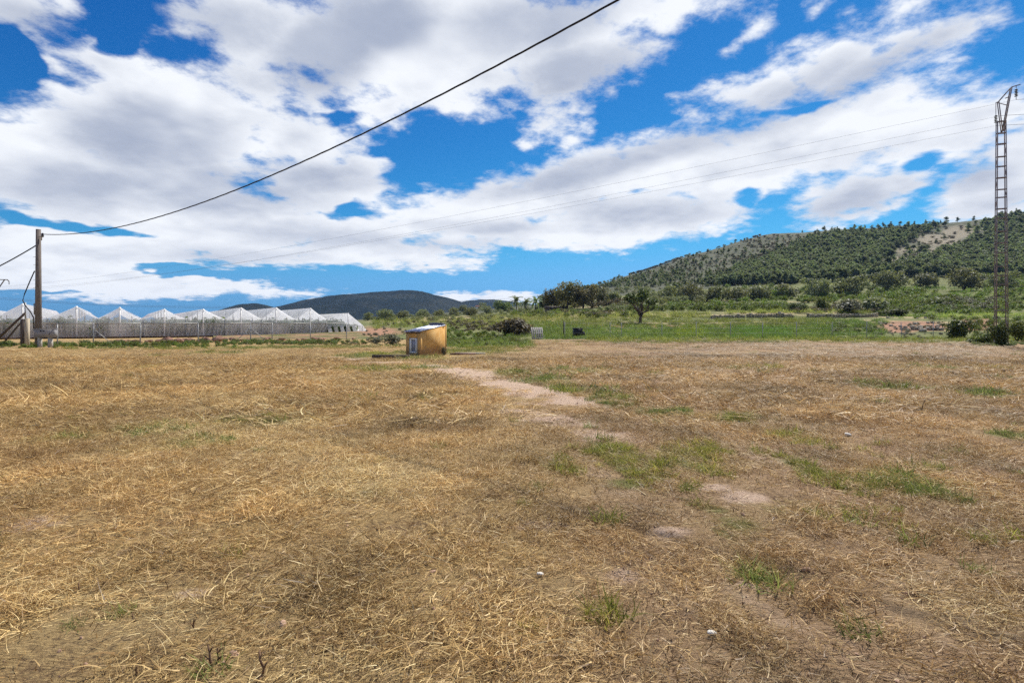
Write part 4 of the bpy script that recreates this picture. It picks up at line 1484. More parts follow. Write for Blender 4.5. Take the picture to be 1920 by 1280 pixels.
scrub('hillside_scrub', 'low scrub of the terraces between the fence and the olive trees', [
    (1180, 1500, 578, 584, 120, 18, 'bush_leaf', 0.9), (1250, 1480, 572, 582, 110, 16, 'weed', 0.8), (1120, 1230, 572, 584, 50, 16, 'olive_leaf', 0.9),
    (1000, 1200, 584, 596, 90, 14, 'bush_leaf', 0.8), (1040, 1180, 586, 594, 40, 14, 'brown_leaf', 0.8), (1060, 1180, 567, 580, 40, 18, 'brown_leaf', 1.0),
    (1640, 1760, 548, 575, 90, 18, 'weed', 0.8), (1640, 1920, 560, 590, 200, 18, 'bush_leaf', 0.7), (1700, 1920, 548, 600, 120, 16, 'weed', 0.7), (1760, 1870, 565, 585, 40, 16, 'grey_leaf', 0.9),
    (1480, 1660, 575, 586, 60, 16, 'brown_leaf', 0.8), (1300, 1650, 556, 568, 120, 16, 'weed', 0.8), (1200, 1320, 560, 572, 50, 20, 'olive_leaf', 1.0), (1290, 1700, 535, 556, 120, 14, 'bush_leaf', 0.9),
    (1560, 1640, 610, 624, 50, 14, 'bush_leaf', 0.7), (1640, 1780, 606, 630, 60, 10, 'grey_leaf', 0.7), (1820, 1930, 600, 640, 80, 16, 'bush_leaf', 0.8),
    (690, 960, 590, 602, 120, 12, 'olive_leaf', 0.8), (720, 900, 600, 612, 60, 10, 'brown_leaf', 0.7), (900, 1060, 575, 592, 60, 12, 'olive_leaf', 0.9), (840, 930, 605, 622, 60, 14, 'brown_leaf', 0.8),
    (960, 1050, 585, 596, 50, 14, 'weed', 0.8), (1120, 1300, 545, 560, 40, 14, 'olive_leaf', 1.0), (1840, 1930, 520, 560, 60, 18, 'weed', 0.8), (1420, 1480, 556, 566, 10, 20, 'weed', 1.2),
    (680, 760, 612, 640, 30, 10, 'grey_leaf', 0.7), (1390, 1600, 442, 500, 420, 7, 'brown_leaf', 0.8), (1180, 1420, 480, 535, 420, 7, 'brown_leaf', 0.8), (1180, 1560, 450, 535, 300, 6, 'olive_leaf', 0.8), (1640, 1830, 425, 500, 160, 8, 'brown_leaf', 0.7), (1120, 1300, 515, 545, 120, 8, 'olive_leaf', 0.9), (1400, 1900, 500, 530, 140, 9, 'olive_leaf', 0.9)], ('bush_leaf', 'weed', 'olive_leaf', 'brown_leaf', 'grey_leaf'), 31, 'scrub')
scrub('field_edge_weeds', 'green weeds growing along the edges of the mown field', [
    (-40, 440, 646, 653, 150, 12, 'weed', 0.8), (0, 300, 645, 650, 90, 15, 'bush_leaf', 0.85), (300, 690, 641, 647, 150, 12, 'bush_leaf', 0.8), (440, 700, 640, 646, 60, 10, 'brown_leaf', 0.6),
    (455, 640, 640, 645, 40, 16, 'bush_leaf', 0.6), (830, 985, 636, 650, 130, 14, 'bush_leaf', 0.75), (835, 960, 626, 642, 70, 14, 'weed', 0.8), (830, 870, 618, 628, 16, 12, 'weed', 0.8), (690, 760, 644, 650, 30, 10, 'weed', 0.5),
    (1820, 1960, 642, 650, 60, 14, 'bush_leaf', 0.6), (1780, 1900, 645, 651, 20, 10, 'brown_leaf', 0.5), (1560, 1780, 633, 637, 50, 9, 'brown_leaf', 0.7)], ('weed', 'bush_leaf', 'brown_leaf'), 33, 'weeds')


def tall_grass():
    g = np.random.default_rng(9)
    src = variants('bank_grass', 8, M['grass'], n=60, spread=0.55, length=0.42, width=0.035, lift=0.02, align=3.0, upright=0.95, curl=0.6, seed=600)
    P, C = [], []
    for (x0, x1, y0, y1, n, c) in ((1000, 1560, 612, 636, 1500, (1.0, 1.1, 0.8)), (1040, 1560, 598, 612, 500, (1.25, 1.1, 1.0)), (960, 1100, 604, 634, 300, (1.1, 1.1, 0.9)), (1370, 1480, 615, 634, 300, (0.8, 1.15, 0.7)),
                                   (1500, 1660, 600, 634, 300, (0.9, 1.05, 0.8)), (880, 1060, 592, 606, 200, (1.5, 1.25, 1.2)), (1260, 1320, 616, 630, 90, (1.6, 1.5, 0.5)), (1030, 1330, 587, 597, 250, (1.9, 1.6, 1.6)), (1360, 1660, 582, 588, 160, (1.8, 1.6, 1.5)),
                                   (1100, 1920, 634, 640, 500, (1.5, 1.35, 1.0)), (1650, 1930, 540, 600, 300, (1.0, 1.2, 0.7)), (830, 1000, 640, 652, 250, (1.1, 1.15, 0.8)), (700, 960, 598, 616, 250, (1.4, 1.25, 1.0)), (1700, 1920, 590, 596, 60, (2.2, 2.1, 2.0))):
        for _ in range(n):
            p = hit(g.uniform(x0, x1), g.uniform(y0, y1))
            P.append(tuple(p))
            C.append(np.array(c) * g.uniform(0.65, 1.2))
    P = np.array(P)
    n = len(P)
    s = P[:, 1] / 75 * g.uniform(0.6, 1.2, n)
    scatter('bank_grass', src, P, np.column_stack([np.zeros(n), np.zeros(n), g.random(n) * 6.28]), np.column_stack([s, s, s * 0.8]), g.integers(0, 8, n), np.array(C), 'tall green and dry grass on the banks beyond the field', 'grass')


tall_grass()

# ------------------------------------------------------------------ the yellow pump hut


def build_hut():
    near = Vector((*gp(788, 667), 0))
    D = near.y
    ang = R(40)                                   # the hatch face looks to the front left
    ux = Vector((-math.cos(ang), math.sin(ang), 0))   # along the hatch face, away from the near corner
    uy = Vector((math.sin(ang), math.cos(ang), 0))    # along the side wall, away from the camera
    w, d = 33 / F * D / math.cos(ang) * 1.02, 40 / F * D / math.sin(ang) * 1.12
    w, d = w * 0.96, d * 0.91
    c = near + ux * w / 2 + uy * d / 2
    rz = math.atan2(ux.y, ux.x) - math.pi         # local +x runs from far-left end to near corner
    e = empty('pump_hut', (c.x, c.y, 0.0), rz)
    tag(e, 'small ochre yellow pump hut with white framed hatch and sloping sheet roof', 'hut')
    # local: x in [-w/2, w/2] (near corner at +x, -y), y in [-d/2, d/2], hatch face at y = -d/2
    h0, h1, t = 1.20, 1.52, 0.12
    hw, hd = w / 2, d / 2

    def prism(pts2, h):
        mb = MB()
        n = len(pts2)
        mb.v = [(p[0], p[1], -0.15) for p in pts2] + [(p[0], p[1], hh) for p, hh in zip(pts2, h)]
        mb.f = [tuple(range(n))[::-1], tuple(range(n, 2 * n))] + [(i, (i + 1) % n, n + (i + 1) % n, n + i) for i in range(n)]
        return mb
    ox, oz, ow, oh = 0.03, 0.13, 0.52, 0.76         # hatch opening: centre x, sill, width, height
    mb = MB()
    mb.box(((-hw + ox - ow / 2) / 2, -hd + t / 2, h0 / 2 - 0.075), (ox - ow / 2 + hw, t, h0 + 0.15))
    mb.box(((hw + ox + ow / 2) / 2, -hd + t / 2, h0 / 2 - 0.075), (hw - ox - ow / 2, t, h0 + 0.15))
    mb.box((ox, -hd + t / 2, (oz + oh + h0) / 2), (ow, t, h0 - oz - oh))
    mb.box((ox, -hd + t / 2, (oz - 0.15) / 2), (ow, t, oz + 0.15))
    mb.build('front_wall', M['ochre'], e)
    for s, nm in ((1, 'side_wall'), (-1, 'side_wall')):
        x0, x1 = (hw - t, hw + 0.002) if s > 0 else (-hw - 0.002, -hw + t)
        y0, y1 = -hd + t + 0.001, hd + 0.002
        prism([(x0, y0), (x1, y0), (x1, y1), (x0, y1)], [h0 + 0.02, h0 + 0.02, h1, h1]).build(nm, M['ochre'], e)
    prism([(-hw + t, hd - t), (hw - t - .001, hd - t), (hw - t - .001, hd), (-hw + t, hd)], [h1 - .02] * 4).build('back_wall', M['ochre'], e)
    # raised plaster edge at the back right corner
    MB().box((hw - 0.05, hd + 0.03, h1 / 2), (0.13, 0.08, h1 + 0.14)).build('corner_pier', M['ochre'], e)
    # corrugated roof sheets falling to the hatch face
    for k in range(3):
        xa = -hw - 0.06 + k * (2 * hw + 0.10) / 3
        xb = xa + (2 * hw + 0.10) / 3 + 0.05
        V, Fc = [], []
        nx = 22
        lift = 0.05 + 0.012 * (k % 2) + 0.006 * k
        for i in range(nx + 1):
            x = xa + (xb - xa) * i / nx
            zc = 0.022 * math.sin(2 * math.pi * x / 0.13)
            for (yy, zz) in ((-hd - 0.09, h0 + lift - 0.02), (0, (h0 + h1) / 2 + lift + 0.006 * (k - 1)), (hd - 0.02, h1 + lift - 0.02)):
                V.append((x, yy, zz + zc))
        for i in range(nx):
            for j in range(2):
                a = i * 3 + j
                Fc.append((a, a + 3, a + 4, a + 1))
        o = obj('roof_sheet', new_mesh('roof_sheet', V, Fc, True), M['sheet'], e)
        md = o.modifiers.new('thick', 'SOLIDIFY')
        md.thickness = 0.008
    mb = MB()
    mb.tube([(-hw - 0.02, hd - 0.06, h1 + 0.09), (-0.3, hd - 0.09, h1 + 0.10), (0.2, hd - 0.05, h1 + 0.085), (hw - 0.04, hd - 0.08, h1 + 0.09)], [0.06, 0.075, 0.07, 0.055], 8)
    mb.build('rolled_tarp', M['tarp'], e, True)
    # eaves board
    MB().box((0, -hd - 0.025, h0 - 0.03), (2 * hw + 0.06, 0.045, 0.05)).build('eaves_board', M['dark_wood'], e)
    # hatch
    dr = MB().box((ox, -hd + 0.05, oz + oh / 2), (ow - 0.13, 0.03, oh - 0.13)).build('hatch', M['hatch'], e)
    fw = 0.075
    mb = MB()
    mb.box((ox - ow / 2 + fw / 2, -hd + 0.018, oz + oh / 2), (fw, 0.07, oh))
    mb.box((ox + ow / 2 - fw / 2, -hd + 0.018, oz + oh / 2), (fw, 0.07, oh))
    mb.box((ox, -hd + 0.017, oz + oh - fw / 2), (ow - 2 * fw, 0.068, fw))
    mb.box((ox, -hd + 0.017, oz + fw / 2), (ow - 2 * fw, 0.068, fw))
    mb.build('hatch_frame', M['frame_white'], dr)
    mb = MB()
    mb.box((ox + 0.09, -hd + 0.022, oz + oh * 0.5), (0.02, 0.03, 0.09))
    mb.build('hatch_handle', M['galv'], dr)
    for s in (-1, 1):
        MB().box((ox + s * (ow / 2 + 0.035), -hd - 0.006, oz + oh / 2 - 0.06), (0.07, 0.014, oh + 0.12)).build('reveal', M['concrete'], e)
    # things lying at the foot of the hut
    L = MB().bar((-1.75, 0, 0.09), (0.0, 0, 0.08), 0.2, 0.16).build('timber_beam', M['dark_wood'], None)
    q = Vector((*gp(768, 671), 0))
    L.location = (q.x, q.y, -0.01)
    L.rotation_euler = (0, 0, R(4))
    tag(L, 'long dark timber lying on the grass left of the yellow hut', 'beam')
    s0 = Vector((*gp(868, 664.5), 0))
    for i, (dx, dy, ln, m) in enumerate(((0, 0, 1.35, 'rock'), (0.35, 0.55, 1.6, 'concrete'))):
        b = MB().box((0, 0, 0.035), (ln, 0.30, 0.075)).build('kerb_slab', M[m], None, False, (s0.x + dx, s0.y + dy, 0.0), (0, 0, R(3 - 9 * i)))
        tag(b, ('reddish concrete slab lying right of the yellow hut, the nearer one', 'grey concrete slab lying right of the yellow hut, behind the reddish one')[i], 'slab')
    # a dead bush leaning on the side wall
    t_, c_ = BU['brown_leaf'][1]
    pp = near + uy * d * 0.72 + Vector((0.28, -0.22, 0))
    place_tree('dry_bush', 'small dead bush leaning against the right wall of the hut', 'shrub', None, t_, c_, pp, (0.12, 0.12, 0.2), 1.0, 'stems')


build_hut()

# ------------------------------------------------------------------ pole, cabinet, cables on the left


def W(x, y, Y):
    return Vector(((x - 960) / F * Y, Y, EYE + (HY - y) / F * Y))


def build_left_pole():
    Y = 38.0
    b, t = W(72, 652, Y), W(72, 430, Y)
    e = empty('utility_pole', (b.x, b.y, 0))
    tag(e, 'tall brown utility pole at the left edge of the field', 'pole')
    H = t.z
    MB().tube([(0, 0, -0.6), (0, 0, H * 0.5), (0, 0, H)], [0.215, 0.18, 0.145], 12).build('shaft', M['pole'], e, True)
    MB().bar((0.12, -0.1, H - 0.55), (0.42, -0.12, H - 0.55), 0.07).bar((0.32, -0.11, H - 0.8), (0.32, -0.11, H - 0.3), 0.05).build('bracket', M['galv'], e)
    MB().tube([(0.42, -0.12, H - 0.55), (0.42, -0.12, H - 0.38)], [0.07, 0.05], 8).tube([(0.42, -0.12, H - 0.38), (0.42, -0.12, H - 0.28)], [0.075, 0.04], 8).build('insulator', M['glass_insul'], e, True)
    mb = MB()
    mb.tube([(-0.25, -0.05, 2.3), (-0.26, -0.05, 3.1)], 0.035, 6)
    mb.build('conduit', M['galv'], e, True)
    k = Y / F
    pts = [(-0.2, -0.08, 5.4), (-0.5, -0.1, 4.7), (-0.9, -0.1, 3.75), (-1.02, -0.1, 3.3), (-0.85, -0.1, 2.95), (-0.45, -0.1, 2.45), (-0.27, -0.08, 2.05), (-0.25, -0.08, 1.2)]
    MB().tube(pts, 0.035, 6).build('slack_cable', M['cable'], e, True)
    # steel rungs
    for i in range(5):
        MB().bar((-0.36, 0, 4.2 + i * 0.55), (-0.16, 0, 4.2 + i * 0.55), 0.022).build('climbing_step', M['galv'], e)
    # main cable: hangs from the bracket and passes over the field to a post behind the camera's right
    A = Vector((b.x + 0.42, b.y - 0.12))
    Bp = Vector((2.28, 12.0))
    pts = []
    for i in range(61):
        s = 1.6 * i / 60
        z = (H - 0.62 + 0.25) + 5.93 * s * s - 5.09 * s
        p = A.lerp(Bp, s)
        pts.append((p.x, p.y, z))
    mb = MB()
    for j in range(3):                                  # a bundle of twisted conductors
        q = []
        for i in range(len(pts) * 5 - 4):
            f = i / 5
            i0 = min(int(f), len(pts) - 2)
            p = Vector(pts[i0]).lerp(Vector(pts[i0 + 1]), f - i0)
            a = i * 0.55 + j * 2.094
            q.append(p + Vector((0.35 * math.cos(a), 0.5 * math.cos(a), math.sin(a))) * 0.013)
        mb.tube(q, 0.0155, 5)
    tag(mb.build('overhead_cable', M['cable'], None, True), 'thick twisted black cable crossing the sky from the left pole', 'cable')
    # second cable going down to the left
    pts = []
    a, c = Vector((b.x - 0.17, b.y, H - 1.15)), W(-260, 590, 34)
    for i in range(25):
        s = i / 24
        p = a.lerp(c, s)
        p.z -= 1.1 * 4 * s * (1 - s) * 0.55
        pts.append(p)
    tag(MB().tube(pts, 0.04, 6).build('overhead_cable', M['cable'], None, True), 'black cable falling from the left pole to the left picture edge', 'cable')
    # meter cabinet by the foot
    q = W(86, 640, Y - 0.6)
    e = empty('meter_cabinet', (q.x, q.y, 0))
    tag(e, 'grey meter cabinet with two dark vents at the foot of the utility pole', 'cabinet')
    z0, z1 = W(0, 632, Y - 0.6).z, W(0, 617, Y - 0.6).z
    w = 37 * (Y - 0.6) / F
    MB().box((0, 0, (z0 + z1) / 2), (w, 0.32, z1 - z0)).build('housing', M['grey_box'], e)
    MB().box((0, 0, z1 + 0.02), (w + 0.05, 0.38, 0.035)).build('lid', M['grey_box'], e)
    for s in (-0.22, -0.02):
        MB().box((s, -0.165, z1 - 0.12), (0.12, 0.02, 0.09)).build('vent', M['black'], e)
    MB().box((0.32, 0, z0 / 2 - 0.05), (0.22, 0.2, z0 + 0.1)).build('leg', M['concrete'], e)
    MB().box((-0.42, 0, z0 / 2 - 0.05), (0.18, 0.2, z0 + 0.1)).build('leg', M['concrete'], e)
    MB().box((w * 0.28, -0.165, (z0 + z1) / 2 - 0.04), (0.04, 0.02, 0.12)).build('lock', M['black'], e)


build_left_pole()


def build_gate_corner():
    Y = 40.0
    k = Y / F
    p = W(44, 648, Y)
    e = empty('gate_post', (p.x, p.y, 0))
    tag(e, 'thick dark wooden gate post with a thin steel rod on top, left of the pole', 'post')
    MB().box((0, 0, W(0, 598, Y).z / 2 - 0.2), (0.26, 0.24, W(0, 598, Y).z + 0.4)).build('shaft', M['dark_wood'], e)
    MB().tube([(0.15, 0, 1.9), (0.15, 0, W(0, 567, Y).z)], 0.045, 6).build('steel_rod', M['galv'], e, True)
    p = W(51, 648, Y - 0.4)
    o = MB().box((0, 0, W(0, 597, Y).z / 2 - 0.2), (0.22, 0.22, W(0, 597, Y).z + 0.4), None, 0.94).build('gate_post', M['pale_wood'], None, False, (p.x, p.y, 0))
    tag(o, 'pale sun-bleached wooden post right beside the dark gate post', 'post')
    for i, (x0, y0, x1, y1, w, lab) in enumerate(((-12, 642, 47, 587, 0.12, 'long dark brace leaning to the gate post, the upper one'), (2, 648, 40, 604, 0.09, 'shorter dark brace leaning to the gate post, the lower one'))):
        a, c = W(x0, y0, Y + 0.3), W(x1, y1, Y + 0.2)
        tag(MB().bar(a, c, w).build('brace', M['dark_wood'], None), lab, 'brace')
    # crossarm of a farther line pole just out of the picture
    Y = 60
    b = W(-10, 640, Y)
    e = empty('line_pole', (b.x, b.y, 0))
    tag(e, 'thin dark line pole at the left picture edge with a bent crossarm', 'pole')
    H = W(0, 524, Y).z
    MB().tube([(0, 0, -0.3), (0, 0, H)], [0.16, 0.11], 8).build('shaft', M['pole'], e, True)
    MB().bar((-0.4, 0, H), (1.45, 0, H - 0.02), 0.09).bar((1.42, 0, H - 0.02), (1.62, 0, H - 0.22), 0.07).bar((1.62, 0, H - 0.2), (1.62, 0, H - 0.55), 0.05).build('crossarm', M['pole'], e)
    MB().bar((0, 0, H - 1.6), (1.1, 0, H - 0.05), 0.08).build('arm_strut', M['pole'], e)


build_gate_corner()

# ------------------------------------------------------------------ fences


def fence(name, label, posts, h, wires, mat, pw, base=None, rail=None, braces=()):
    """posts: ground points; each post a part; wires strung between"""
    e = empty(name, posts[0])
    tag(e, label, 'fence')
    o = Vector(posts[0])
    for p in posts:
        q = Vector(p) - o
        hh = h * random.uniform(0.97, 1.03)
        MB().tube([q - Vector((0, 0, 0.3)), q + Vector((random.uniform(-.04, .04), 0, hh))], pw, 6).build('post', mat, e, True)
    for z in wires:
        mb = MB()
        for a, b in zip(posts[:-1], posts[1:]):
            a, b = Vector(a) - o, Vector(b) - o
            mb.tube([a + Vector((0, 0, z)), (a + b) / 2 + Vector((0, 0, z - 0.02)), b + Vector((0, 0, z))], 0.008, 4, False)
        mb.build('wire', M['wire'], e)
    if rail:
        for a, b in zip(posts[:-1], posts[1:]):
            MB().tube([Vector(a) - o + Vector((0, 0, rail)), Vector(b) - o + Vector((0, 0, rail))], 0.03, 6).build('rail', mat, e, True)
    for i, s in braces:
        a = Vector(posts[i]) - o
        d = (Vector(posts[min(i + 1, len(posts) - 1)]) - Vector(posts[i - 1])).normalized()
        MB().tube([a + Vector((0, 0, h * 0.75)), a + d * s * 1.3 + Vector((0, 0, 0.0))], 0.03, 6).build('brace', mat, e, True)
    return e, o


lp = [(108, 40.5), (175, 41.5), (263, 43), (372, 45), (470, 47.5), (510, 48.5), (582, 50.5), (650, 52.5)]
posts = []
for x, Y in lp:
    X = (x - 960) / F * Y
    posts.append((X, Y, float(surf_z(X, Y)[0])))
fence('wire_fence', 'galvanised wire fence with top rail before the white greenhouse', posts, 1.72, (0.35, 0.7, 1.05, 1.4), M['galv'], 0.045, rail=1.70, braces=((4, -1), (4, 1), (1, 1)))
rp = [1059, 1144, 1165, 1241, 1305, 1370, 1430, 1494, 1560, 1625, 1690, 1750, 1790]
posts = []
for i, x in enumerate(rp):
    Y = 56.5
    X = (x - 960) / F * Y
    posts.append((X, Y, float(surf_z(X, Y)[0])))
fence('wire_fence', 'thin wire fence with slim posts along the far edge of the field', posts, 1.75, (0.12, 0.6, 1.15, 1.7), M['galv'], 0.032)

# ------------------------------------------------------------------ greenhouse


def build_greenhouse():
    # front line of gable feet, from its right end running to the left and towards the camera
    c0 = W(612, 608, 78)
    c1 = W(28, 608, 58)
    a = Vector((c0.x, c0.y, 0))
    d = Vector((c1.x - c0.x, c1.y - c0.y, 0))
    nb = 7.6
    bw = d.length / nb
    rz = math.atan2(d.y, d.x) + math.pi
    e = empty('greenhouse', a, rz)
    tag(e, 'long white net greenhouse with a row of pointed gables', 'greenhouse')
    # local: -x runs along the front to the left, +y runs back
    he, hr, D = 2.3, 3.8, 42.0
    n = 10
    fr = M['galv']
    for i in range(n):
        x1 = -i * bw
        x0 = x1 - bw
        xm = (x0 + x1) / 2 + random.uniform(-.35, .35)
        hh = hr + random.uniform(-.28, .16)
        sag = random.uniform(0.12, 0.26)
        for s, (xa, za, xb, zb) in enumerate(((x0, he, xm, hh), (xm, hh, x1, he))):
            V, Fc = [], []
            ny, nx = 14, 6
            for j in range(ny + 1):
                y = -0.25 + (D + 0.25) * (j / ny) ** 1.4
                for q in range(nx + 1):
                    t = q / nx
                    z = za + (zb - za) * t - sag * 4 * t * (1 - t) * (1 if j not in (0,) else 0.6)
                    z += 0.05 * math.sin(j * 2.1 + i) * t * (1 - t) * 4
                    V.append((xa + (xb - xa) * t, y, z))
            for j in range(ny):
                for q in range(nx):
                    k = j * (nx + 1) + q
                    Fc.append((k, k + 1, k + nx + 2, k + nx + 1))
            obj('roof_panel', new_mesh('roof_panel', V, Fc, True), M['roof_net'], e)
        # gable end: net hung from the ridge, open lower down
        V, Fc = [], []
        for q in range(13):
            t = q / 12
            x = x0 + bw * t
            zt = (he + (hh - he) * min(1, (x - x0) / (xm - x0))) if x <= xm else (hh + (he - hh) * (x - xm) / (x1 - xm))
            V += [(x, -0.02, zt - 0.03), (x, 0.0, 1.66)]
        for q in range(12):
            Fc.append((2 * q, 2 * q + 1, 2 * q + 3, 2 * q + 2))
        obj('gable_net', new_mesh('gable_net', V, Fc), M['wall_net'], e)
        MB().box((xm, -0.08, hh / 2), (0.16, 0.10, hh)).build('ridge_post', M['frame_white'], e)
        MB().box((x1, -0.08, (he) / 2), (0.10, 0.08, he + 0.1)).build('gutter_post', fr, e)
        for t in (0.25, 0.75):
            MB().box((x0 + bw * t, 0.05, 1.3), (0.06, 0.06, 2.6)).build('post', fr, e)
        for r_ in (6, 12, 19):
            MB().box((xm, r_, hh / 2 - .05), (0.09, 0.09, hh)).build('inner_post', fr, e)
            MB().box((x0 + 0.1, r_, he / 2), (0.08, 0.08, he)).build('inner_post', fr, e)
        # front net wall with overlaps
        V = [(x0, -0.12, 0.0), (x1, -0.12, 0.0), (x1, -0.10, 1.70), (x0, -0.10, 1.70)]
        obj('front_net', new_mesh('front_net', V, [(0, 1, 2, 3)]), M['front_net'], e)
        for q in range(9):
            xx = x0 + bw * (q + 0.5) / 9 + random.uniform(-.08, .08)
            lean = 0.0 if i > 4 else (5 - i) * 0.09
            w = random.uniform(0.05, 0.13) if i > 3 else random.uniform(0.2, 0.34)
            V = [(xx - w / 2 - lean, -0.16, 0.05), (xx + w / 2 - lean, -0.16, 0.05), (xx + w / 2 + lean, -0.15, 1.68), (xx - w / 2 + lean, -0.15, 1.68)]
            obj('net_strip', new_mesh('net_strip', V, [(0, 1, 2, 3)]), M['strip_net'], e)
    MB().bar((0, -0.14, 1.74), (-n * bw, -0.14, 1.74), 0.07).build('eaves_rail', M['pale_wood'], e)
    # right end: a smaller lean-to bay whose net is pulled out to the ground
    P1, P2, P3 = (0.0, -0.2, he), (bw * 0.75, 0.3, 3.3), (bw * 1.25, 0.1, 1.5)
    V = [P1, P2, (P2[0], D, 3.3), (0, D, he)]
    obj('roof_panel', new_mesh('roof_panel', V, [(0, 1, 2, 3)]), M['roof_net'], e)
    V = [P2, P3, (P3[0], D, 1.5), (P2[0], D, 3.3)]
    obj('roof_panel', new_mesh('roof_panel', V, [(0, 1, 2, 3)]), M['roof_net'], e)
    V = [P1, (0, -0.2, 1.3), (P3[0], 0.05, 1.3), P3, P2]
    obj('gable_net', new_mesh('gable_net', V, [(0, 1, 2, 3, 4)]), M['wall_net'], e)
    for q in range(6):
        x = bw * 1.25 * q / 6
        V = [(x + 0.15, -0.9, 0.0), (x + 0.72, -0.9, 0.0), (x + 0.62, -0.1, 1.42), (x + 0.05, -0.1, 1.42)]
        obj('net_strip', new_mesh('net_strip', V, [(0, 1, 2, 3)]), M['strip_net'] if q % 2 else M['roof_net'], e)
    V = [(P3[0], 0.1, 1.5), (P3[0] + 0.9, -0.5, 0), (P3[0] + 0.9, D, 0), (P3[0], D, 1.5)]
    obj('end_net', new_mesh('end_net', V, [(0, 1, 2, 3)]), M['roof_net'], e)
    V = [(P3[0], 0.1, 1.5), (P3[0] + 0.9, -0.5, 0), (P3[0] - 0.3, -0.9, 0), (P3[0] - 0.1, -0.1, 1.42)]
    obj('end_net', new_mesh('end_net', V, [(0, 1, 2, 3)]), M['strip_net'], e)
    for x, z in ((P2[0], 3.3), (P3[0], 1.5)):
        MB().box((x, 0.2, z / 2), (0.12, 0.12, z)).build('end_post', M['frame_white'], e)
    # plants inside
    g = np.random.default_rng(4)
    src = []
    for s in range(3):
        mb, lobes = tree_meshes('bush', 170 + s)
        src.append(bpy.data.objects.new(f'crop_source_{s}', crown_mesh('crop', lobes, 260, 0.34, 170 + s, M['weed'], hollow=0.2)))
    P, m = [], 620
    Mw = Matrix.Rotation(rz, 4, 'Z')
    for _ in range(m):
        row = g.integers(0, 9)
        v = a + Mw @ Vector((g.uniform(-n * bw, bw), 1.0 + row * 2.6, 0.25))
        P.append(tuple(v))
    s = g.uniform(0.55, 0.88, m)
    scatter('greenhouse_crop', src, np.array(P), np.column_stack([np.zeros(m), np.zeros(m), g.random(m) * 6.28]), np.column_stack([s, s, s * 1.25]), g.integers(0, 3, m), np.ones((m, 3)), 'rows of green crop plants under the greenhouse net', 'crop')
    # soil floor of the greenhouse
    V = [a + Mw @ Vector(q) for q in ((bw * 1.4, -1.2, 0.16), (bw * 1.4, D, 0.16), (-n * bw - 4, D, 0.16), (-n * bw - 4, -1.2, 0.16))]
    o = obj('soil', new_mesh('soil', V, [(3, 2, 1, 0)][0:1]), M['rock'])
    tag(o, kind='structure')


build_greenhouse()

# ------------------------------------------------------------------ stones, pallet, crate, walls


ROCKS = [rock_mesh(s) for s in range(6)]
for me in ROCKS:
    me.materials.append(M['rock'])
LIME = []
for me in ROCKS:
    m2 = me.copy()
    m2.materials.clear()
    m2.materials.append(M['limestone'])
    LIME.append(m2)
g_ = random.Random(3)
for i in range(64):
    x = g_.choice([g_.uniform(215, 320), g_.uniform(330, 450), g_.uniform(440, 680)])
    Y = np.interp(x, [100, 470, 690], [42.5, 49.5, 54]) + g_.uniform(-0.4, 1.2)
    X = (x - 960) / F * Y
    s = g_.uniform(0.25, 0.75) * (1.4 if g_.random() < 0.15 else 1)
    o = obj('rock', ROCKS[i % 6], None, None, (X, Y, float(surf_z(X, Y)[0]) + s * 0.18 + 0.05), (g_.uniform(-.3, .3), g_.uniform(-.3, .3), g_.uniform(0, 6.28)))
    o.scale = (s * 1.3, s, s * g_.uniform(0.7, 1.1))
    tag(o, 'reddish brown rock lying along the foot of the greenhouse fence', 'rock', 'rocks along the greenhouse fence')
for x, y, s, lab in ((1013, 1081, 0.05, 'small white stone on the straw at the bottom centre'), (1335, 1193, 0.055, 'white pebble at the lower right, on the bare track'), (1590, 812, 0.12, 'white stone on the bare patch in the right of the field')):
    X, Y = gp(x, y)
    o = obj('white_stone', ROCKS[1].copy(), None, None, (X, Y, float(ground_z(np.array([X]), np.array([Y]))[0]) + s * 0.12 + 0.012), (0.2, 0.1, 0.5))
    o.data.materials.clear()
    o.data.materials.append(M['white_stone'])
    o.scale = (s * 1.05, s * 0.75, s * 0.7)
    tag(o, lab, 'stone')


def stone_wall(name, label, x0, x1, y, h, seed):
    g = random.Random(seed)
    p0 = hit(x0, y)
    e = empty(name, p0)
    tag(e, label, 'wall')
    V, Fc = [], []
    x = x0
    while x < x1:
        if g.random() < 0.06:
            x += g.uniform(2, 9)
        p = hit(x, y + 1.5 * math.sin(x / 40)) - p0
        k = p0.y / F
        z = 0.0
        while z < h * k * g.uniform(0.75, 1.15):
            s = g.uniform(0.35, 0.7)
            r = LIME[g.randrange(6)]
            n = len(V)
            M3 = Euler((g.uniform(-.3, .3), g.uniform(-.3, .3), g.uniform(0, 6.28))).to_matrix()
            V += [tuple(p + Vector((g.uniform(-.1, .1), g.uniform(-.15, .15), z + s * 0.25)) + M3 @ (v.co * s * 1.25)) for v in r.vertices]
            Fc += [tuple(n + i for i in f.vertices) for f in r.polygons]
            z += s * 0.5
        x += 0.55 / p.length * F if False else 0.5 / (p0.y / F)
    o = obj('stones', new_mesh('stones', V, Fc), M['limestone'], e)
    o['kind'] = 'stuff'


